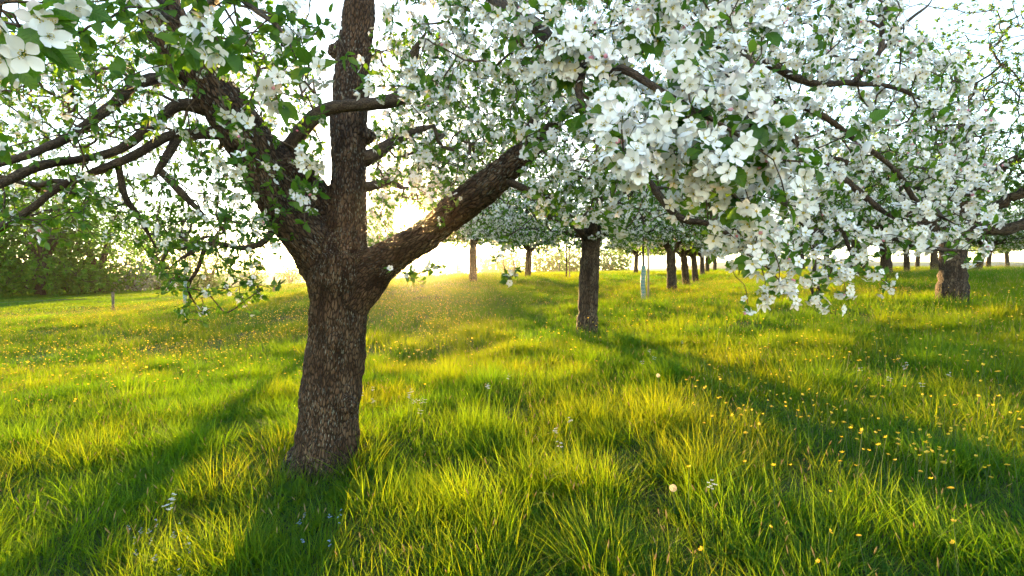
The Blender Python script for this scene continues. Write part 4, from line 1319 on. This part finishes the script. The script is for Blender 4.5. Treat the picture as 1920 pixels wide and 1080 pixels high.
def tpl_obj(name, t, mats, coll):
    mb = MB()
    mb.V.append(t.V.astype(np.float32)); mb.A.append(t.V.astype(np.float32)); mb.Rn.append(t.rr.astype(np.float32)); mb.n = len(t.V)
    if len(t.T): mb.T.append(t.T.astype(np.int32)); mb.mt.append(t.mt)
    if len(t.Q): mb.Q.append(t.Q.astype(np.int32)); mb.mq.append(t.mq)
    o = bpy.data.objects.new(name, mb.mesh(name, mats))
    coll.objects.link(o)
    return o

def scatter_group(coll):
    ng = bpy.data.node_groups.new('scatter_' + coll.name, 'GeometryNodeTree')
    ng.interface.new_socket('Geometry', in_out='INPUT', socket_type='NodeSocketGeometry')
    ng.interface.new_socket('Geometry', in_out='OUTPUT', socket_type='NodeSocketGeometry')
    N, L = ng.nodes, ng.links
    gi, go = N.new('NodeGroupInput'), N.new('NodeGroupOutput')
    ci = N.new('GeometryNodeCollectionInfo')
    ci.inputs['Collection'].default_value = coll
    ci.inputs['Separate Children'].default_value = True
    ci.inputs['Reset Children'].default_value = True
    iop = N.new('GeometryNodeInstanceOnPoints')
    iop.inputs['Pick Instance'].default_value = True
    def na(nm, ty):
        a = N.new('GeometryNodeInputNamedAttribute'); a.data_type = ty; a.inputs['Name'].default_value = nm
        return a.outputs['Attribute']
    L.new(gi.outputs[0], iop.inputs['Points']); L.new(ci.outputs[0], iop.inputs['Instance'])
    L.new(na('idx', 'INT'), iop.inputs['Instance Index'])
    L.new(na('rot', 'FLOAT_VECTOR'), iop.inputs['Rotation'])
    L.new(na('scl', 'FLOAT_VECTOR'), iop.inputs['Scale'])
    L.new(iop.outputs[0], go.inputs[0])
    return ng

def scatter(name, coll, x, y, idx, scale, hscale, label, cat, lean=None):
    n = len(x)
    me = bpy.data.meshes.new(name)
    me.vertices.add(n)
    z = ground(x, y)
    me.vertices.foreach_set('co', np.stack([x, y, z], 1).astype(np.float32).ravel())
    rot = np.stack([rng.normal(0, .10, n), rng.normal(0, .10, n), rng.uniform(0, 6.283, n)], 1)
    me.attributes.new('idx', 'INT', 'POINT').data.foreach_set('value', np.asarray(idx, np.int32))
    me.attributes.new('rot', 'FLOAT_VECTOR', 'POINT').data.foreach_set('vector', rot.astype(np.float32).ravel())
    me.attributes.new('scl', 'FLOAT_VECTOR', 'POINT').data.foreach_set('vector', np.stack([scale, scale, hscale], 1).astype(np.float32).ravel())
    o = link(bpy.data.objects.new(name, me))
    md = o.modifiers.new('scatter', 'NODES'); md.node_group = scatter_group(coll)
    return tag(o, label, cat, kind='stuff')

def wedge(n, r0, r1, half=R(58), power=1.0):
    """points on the ground in front of the camera, evenly spread or denser nearby"""
    uu = rng.uniform(0, 1, n)
    r = (r0**(2 - power) + uu * (r1**(2 - power) - r0**(2 - power)))**(1 / (2 - power)) if power != 2 else r0 * (r1 / r0)**uu
    a = rng.uniform(-half, half, n)
    return r * np.sin(a), r * np.cos(a)
def fence_side(x, y):
    """> 0 on the lawn side of the fence"""
    return -((x - F0[0]) * FD[1] - (y - F0[1]) * FD[0]) / math.hypot(*FD)
def clump(x, y):
    return .6 * vnoise(x * 1.15, y * 1.15, 7) + .4 * vnoise(x * 2.7, y * 2.7, 8)
TR = [(base_main[0], base_main[1], .27), (x2, y2, .24), (x3, y3, .3)]
def clear_trunks(x, y, m=0.0):
    ok = np.ones(len(x), bool)
    for a, b, r_ in TR: ok &= np.hypot(x - a, y - b) > r_ + m
    return ok

GM = [M['grass'], M['seed']]
def patch(coll, name, size, spec, seed, hvar=.5):
    """a square of meadow: spec = [(templates, count, scale lo, hi, height lo, hi, clumped)]"""
    g = np.random.default_rng(seed)
    mb = MB()
    ox, oy = g.uniform(0, 50, 2)
    for tpls, n, s0, s1, h0, h1, cl in spec:
        x, y = g.uniform(-size / 2, size / 2, (2, n * (3 if cl else 1)))
        c = .65 * vnoise(ox + x * 2.0, oy + y * 2.0, 7) + .35 * vnoise(ox + x * 5, oy + y * 5, 8)
        if cl:
            k = np.argsort(-(c + g.uniform(0, .45, len(c))))[:n]; x, y, c = x[k], y[k], c[k]
        n = len(x)
        a = g.uniform(0, 6.283, n)
        s = g.uniform(s0, s1, n); h = g.uniform(h0, h1, n) * (1 - hvar * .5 + hvar * 1.2 * (c - .15))
        # one lean for each tussock
        la = 6.283 * vnoise(ox + x * 1.6, oy + y * 1.6, 5) * 1.5; ll = .32 * vnoise(ox + x * 2.2, oy + y * 2.2, 6)
        m = np.zeros((n, 3, 3))
        m[:, 0, 0] = np.cos(a) * s; m[:, 0, 1] = -np.sin(a) * s; m[:, 1, 0] = np.sin(a) * s; m[:, 1, 1] = np.cos(a) * s
        m[:, 0, 2] = np.cos(la) * ll * h; m[:, 1, 2] = np.sin(la) * ll * h; m[:, 2, 2] = h
        which = g.integers(0, len(tpls), n)
        for k, t in enumerate(tpls):
            I = np.where(which == k)[0]
            if not len(I): continue
            V = np.einsum('nij,vj->nvi', m[I], t.V) + np.stack([x[I], y[I], 0 * x[I]], 1)[:, None]
            nv = len(t.V); off = (np.arange(len(I)) * nv)[:, None, None]; b0 = mb.n
            Vf = V.reshape(-1, 3).astype(np.float32)
            mb.V.append(Vf); mb.A.append(Vf)
            mb.Rn.append(np.clip(np.tile(t.rr, len(I)) * .6 + .4 * np.repeat(g.uniform(0, 1, len(I)) * .5 + .5 * c[I], nv), 0, 1).astype(np.float32))
            if len(t.T): mb.T.append((t.T[None] + off).reshape(-1, 3).astype(np.int32) + b0); mb.mt.append(np.tile(t.mt, len(I)))
            if len(t.Q): mb.Q.append((t.Q[None] + off).reshape(-1, 4).astype(np.int32) + b0); mb.mq.append(np.tile(t.mq, len(I)))
            mb.n += len(Vf)
    coll.objects.link(bpy.data.objects.new(name, mb.mesh(name, GM)))

TUSS = [tuft(90, .15, .24, .40, .0042, .45, .55, 4, 310 + k) for k in range(3)]
SHORT = [tuft(33, .11, .09, .22, .0038, .5, .55, 3, 300 + k) for k in range(4)]
TALL = [tuft(42, .12, .20, .37, .0042, .36, .45, 4, 320 + k) for k in range(4)]
STALK = [stalk_tpl(4, .12, .26, .44, 340 + k) for k in range(3)]
BROAD = [broad_tpl(8, 350 + k) for k in range(3)]
FAR = [tuft(22, .22, .16, .36, .0095, .4, .5, 2, 360 + k) for k in range(3)]
FARST = [stalk_tpl(5, .3, .30, .46, 370 + k, .06) for k in range(2)]
VFAR = [tuft(16, .4, .2, .40, .022, .35, .4, 2, 380 + k) for k in range(3)]

def tiles(name, coll, nvar, size, keep, lab, x0, x1, y0, y1, jit=.0, hs=None):
    gx_, gy_ = np.meshgrid(np.arange(x0, x1, size), np.arange(y0, y1, size))
    x = gx_.ravel() + size / 2; y = gy_.ravel() + size / 2
    k = keep(x, y); x, y = x[k], y[k]; n = len(x)
    e = size * .3
    dzx = (ground(x + e, y) - ground(x - e, y)) / (2 * e); dzy = (ground(x, y + e) - ground(x, y - e)) / (2 * e)
    rz = rng.integers(0, 4, n) * (math.pi / 2)
    ax_, ay_ = np.arctan(dzy), -np.arctan(dzx)
    rot = np.stack([ax_ * np.cos(rz) + ay_ * np.sin(rz), -ax_ * np.sin(rz) + ay_ * np.cos(rz), rz], 1)
    me = bpy.data.meshes.new(name)
    me.vertices.add(n)
    me.vertices.foreach_set('co', np.stack([x, y, ground(x, y)], 1).astype(np.float32).ravel())
    me.attributes.new('idx', 'INT', 'POINT').data.foreach_set('value', rng.integers(0, nvar, n).astype(np.int32))
    me.attributes.new('rot', 'FLOAT_VECTOR', 'POINT').data.foreach_set('vector', rot.astype(np.float32).ravel())
    h = rng.uniform(.85, 1.12, n) if hs is None else hs(x, y)
    me.attributes.new('scl', 'FLOAT_VECTOR', 'POINT').data.foreach_set('vector', np.stack([np.ones(n) * 1.02, np.ones(n) * 1.02, h], 1).astype(np.float32).ravel())
    o = link(bpy.data.objects.new(name, me))
    md = o.modifiers.new('scatter', 'NODES'); md.node_group = scatter_group(coll)
    return tag(o, lab, 'grass', kind='stuff')
def inwedge(x, y, slope, m): return np.abs(x) < slope * y + m

c1 = bpy.data.collections.new('near_turf')
for k in range(6):
    patch(c1, 'near_%d' % k, 1.0, [(SHORT, 84, .85, 1.35, .75, 1.2, False), (TALL, 15 + 4 * (k % 3), .8, 1.2, .5, .9, True), (TUSS, k % 3, .8, 1.2, .75, 1.05, True), (STALK, 7, .8, 1.1, .7, 1.0, False), (BROAD, 7, .7, 1.3, .7, 1.3, False)], 500 + k, .65)
tiles('grass', c1, 6, 1.0, lambda x, y: inwedge(x, y, 1.25, 3.0) & (y < 9), 'tall tussocky spring grass covering the near orchard meadow', -16, 16, -1, 9)
c2 = bpy.data.collections.new('middle_turf')
for k in range(6):
    patch(c2, 'middle_%d' % k, 2.0, [(FAR, 80, .85, 1.3, .6, 1.0, False), (TALL, 16, .8, 1.2, .55, .85, True), (FARST, 26, .8, 1.1, .65, .95, False), (TUSS, 4, .9, 1.4, .6, .85, True)], 520 + k, .9)
tiles('middle_grass', c2, 6, 2.0, lambda x, y: inwedge(x, y, 1.15, 4.0) & (fence_side(x, y) < .6), 'tall grass with pinkish seed heads in the middle of the meadow', -36, 36, 9, 27)
c3 = bpy.data.collections.new('far_turf')
for k in range(4):
    patch(c3, 'far_%d' % k, 5.0, [(VFAR, 200, .9, 1.4, .6, 1.0, False), (FARST, 30, 1, 1.6, .7, 1.0, False)], 540 + k)
tiles('far_grass', c3, 4, 5.0, lambda x, y: inwedge(x, y, 1.1, 6.0) & (fence_side(x, y) < 1.5), 'golden backlit grass on the rise at the far side of the meadow', -70, 70, 27, 62)
c4 = bpy.data.collections.new('pasture_turf')
for k in range(4):
    patch(c4, 'pasture_%d' % k, 4.0, [(VFAR, 190, .8, 1.2, .28, .45, False)], 560 + k, .3)
tiles('pasture_grass', c4, 4, 4.0, lambda x, y: (fence_side(x, y) > 1.2) & (x > -1.3 * y - 8), 'short even green grass of the pasture beyond the fence', -90, 10, 13, 90)

# flowers
cf = bpy.data.collections.new('meadow_heads')
YM = [M['stalk'], M['yellow'], M['white_small'], M['blue_small']]
for k in range(4): tpl_obj('a_cup_%d' % k, head_tpl(.34 + .03 * k, 'cup', 400 + k), YM, cf)              # 0-3
for k in range(3): tpl_obj('b_disc_%d' % k, head_tpl(.28 + .04 * k, 'disc', 410 + k), YM, cf)            # 4-6
for k in range(2): tpl_obj('c_white_%d' % k, head_tpl(.30 + .04 * k, 'spray', 420 + k, (0, 2)), YM, cf)  # 7-8
for k in range(2): tpl_obj('d_blue_%d' % k, head_tpl(.14, 'spray', 430 + k, (0, 3)), YM, cf)             # 9-10

def px_patch(n, px0, px1, py0, py1):
    """ground points that the picture shows inside a rectangle"""
    px = rng.uniform(px0, px1, n); py = rng.uniform(py0, py1, n)
    a = (px - 960) / 960; b = (py - 540) / 960
    d = np.full(n, 6.0)
    for _ in range(40):
        z = ground(a * d, d) + .3
        d = np.clip(.6 * d + .4 * (EYE - z) / np.maximum(b, .004), 1.2, 60)
    return a * d, d
fx, fy = [], []
for args in [(70, 1290, 1560, 665, 800), (95, 1560, 1920, 740, 860), (60, 1300, 1900, 600, 740), (60, 0, 570, 620, 720), (14, 1250, 1900, 850, 1040), (40, 700, 1300, 640, 800), (30, 1760, 1920, 640, 760), (14, 0, 560, 720, 860)]:
    a, b = px_patch(*args); fx.append(a); fy.append(b)
fx = np.concatenate(fx); fy = np.concatenate(fy)
k = clear_trunks(fx, fy, .05) & (fy < 14); fx, fy = fx[k][:300], fy[k][:300]
def where(x, y):
    px = 960 + 960 * x / y
    if px < 600: return 'in the grass left of the old trunk'
    if px < 1110: return 'in the grass between the old trunk and the middle-distance trunk'
    return 'in the grass at the lower right, close to the camera' if y < 5 else 'in the grass farther back under the hanging blossom at right'
heads = [o.data for o in cf.objects if o.name.startswith(('a_', 'b_'))]
fz = ground(fx, fy)
for i in range(len(fx)):
    o = bpy.data.objects.new('buttercup', heads[rng.integers(0, 4) if rng.uniform() < .75 else rng.integers(4, 7)])
    o.location = (fx[i], fy[i], fz[i]); o.rotation_euler = (rng.normal(0, .15), rng.normal(0, .15), rng.uniform(0, 6.28)); s = rng.uniform(.62, .98); o.scale = (s, s, s)
    scene.collection.objects.link(o)
    w_ = where(fx[i], fy[i]); tag(o, 'small yellow wildflower ' + w_, 'wildflower', 'yellow wildflowers ' + w_)
# the uncountable rest, densest on the left and towards the rise
x1_, y1_ = wedge(26000, 6.0, 32.0, R(56), .9)
dens = np.clip(.16 + .8 * (x1_ < -1) * np.clip((y1_ - 6) / 5, 0, 1) + .2 * (y1_ > 12), 0, 1) * (vnoise(x1_ * .6, y1_ * .6, 12) > .30)
k = (rng.uniform(0, 1, len(x1_)) < dens) & (fence_side(x1_, y1_) < -.2) & clear_trunks(x1_, y1_, .1); x1_, y1_ = x1_[k], y1_[k]
n = len(x1_); s = rng.uniform(.6, 1.2, n)
scatter('wildflowers', cf, x1_, y1_, rng.integers(0, 7, n), s, rng.uniform(.7, 1.15, n), 'carpet of tiny yellow wildflowers spread through the far meadow', 'wildflowers')
# small white sprays, blue speedwell
wx, wy = [], []
for args in [(7, 755, 850, 735, 775), (4, 900, 960, 700, 740), (3, 1030, 1070, 790, 830), (2, 280, 340, 925, 960), (1, 1300, 1340, 900, 930), (6, 1600, 1900, 660, 720), (5, 640, 700, 720, 760), (4, 1200, 1300, 640, 680)]:
    a, b = px_patch(*args); wx.append(a); wy.append(b)
wx = np.concatenate(wx); wy = np.concatenate(wy); wz = ground(wx, wy)
wh = [o.data for o in cf.objects if o.name.startswith('c_')]
for i in range(len(wx)):
    o = bpy.data.objects.new('cuckooflower', wh[i % 2]); o.location = (wx[i], wy[i], wz[i]); o.rotation_euler = (0, 0, i * 1.1)
    scene.collection.objects.link(o)
    w_ = where(wx[i], wy[i]); tag(o, 'small white wildflower spray ' + w_, 'wildflower', 'white wildflower sprays ' + w_)
a, b = px_patch(14, 240, 360, 915, 985); a2, b2 = px_patch(7, 560, 650, 890, 940)
a = np.concatenate([a, a2]); b = np.concatenate([b, b2]); n = len(a)
scatter('speedwell', cf, a, b, rng.integers(9, 11, n), rng.uniform(.4, .6, n), rng.uniform(.8, 1.2, n), 'low patch of pale blue speedwell at the foot of the old tree', 'wildflowers')

# dandelion clocks
def clock(px, py, d, lab, s=1.0):
    q = P(px, py, d)
    z0 = gz(q[0], q[1])
    root = empty('dandelion_clock', (q[0], q[1], z0)); tag(root, lab, 'dandelion')
    h = q[2] - z0
    mb = MB(); V, F, A, _ = tube(np.array([[0, .02, -.05], [.012, .01, h * .5], [0, 0, h]]), [.003, .0026, .0022], 6); mb.add(V, F, 0, A)
    mb.build('stem', [M['stalk']], root)
    t = Tpl(); n = 110
    for k in range(n):
        zz = 1 - 2 * (k + .5) / n; a = k * 2.39996; rr = math.sqrt(1 - zz * zz)
        dv = np.array([rr * math.cos(a), rr * math.sin(a), zz])
        sd_ = norm(np.cross(dv, [.3, .5, .8])); s2 = np.cross(dv, sd_)
        r0, r1 = .003, .015 * s
        t.add([dv * r0 - sd_ * .0002, dv * r0 + sd_ * .0002, dv * r1], [(0, 1, 2)], 0)
        for j in range(6):
            e = sd_ * math.cos(j * 1.047) + s2 * math.sin(j * 1.047)
            f = np.cross(dv, e) * .0005
            t.add([dv * r1 - f, dv * r1 + f, dv * (r1 + .004 * s) + e * .006 * s], [(0, 1, 2)], 0)
    t.done()
    o = bpy.data.objects.new('seed_head', tpl_mesh('seed_head', t, [M['fluff']], .5)); link(o, root); o.location = (0, 0, h)
clock(1262, 915, 2.75, 'pale round dandelion seed head standing in the foreground grass', 1.05)
clock(1234, 704, 5.0, 'small pale dandelion seed head farther back in the meadow, above the larger one', 1.0)

# templates are only sources for the scatter

# ------------------------------------------------------------------ evening haze
def haze():
    x0, x1, y0, y1, z0, z1 = -420, 520, -40, 520, -12, 19
    V = [(x, y, z) for x in (x0, x1) for y in (y0, y1) for z in (z0, z1)]
    F = [(0, 1, 3, 2), (4, 6, 7, 5), (0, 4, 5, 1), (2, 3, 7, 6), (0, 2, 6, 4), (1, 5, 7, 3)]
    m, nt, out = new_mat('evening_haze')
    pv = nt.nodes.new('ShaderNodeVolumePrincipled')
    pv.inputs['Color'].default_value = (1.0, .93, .82, 1)
    pv.inputs['Density'].default_value = 0.0006
    pv.inputs['Anisotropy'].default_value = 0.965
    nt.links.new(pv.outputs[0], out.inputs['Volume'])
    o = link(bpy.data.objects.new('haze', mesh_from('haze', np.array(V, float), [np.array(F)], [m], smooth=False)))
    tag(o, 'thin warm evening haze lying over the orchard', 'haze', kind='stuff')
haze()
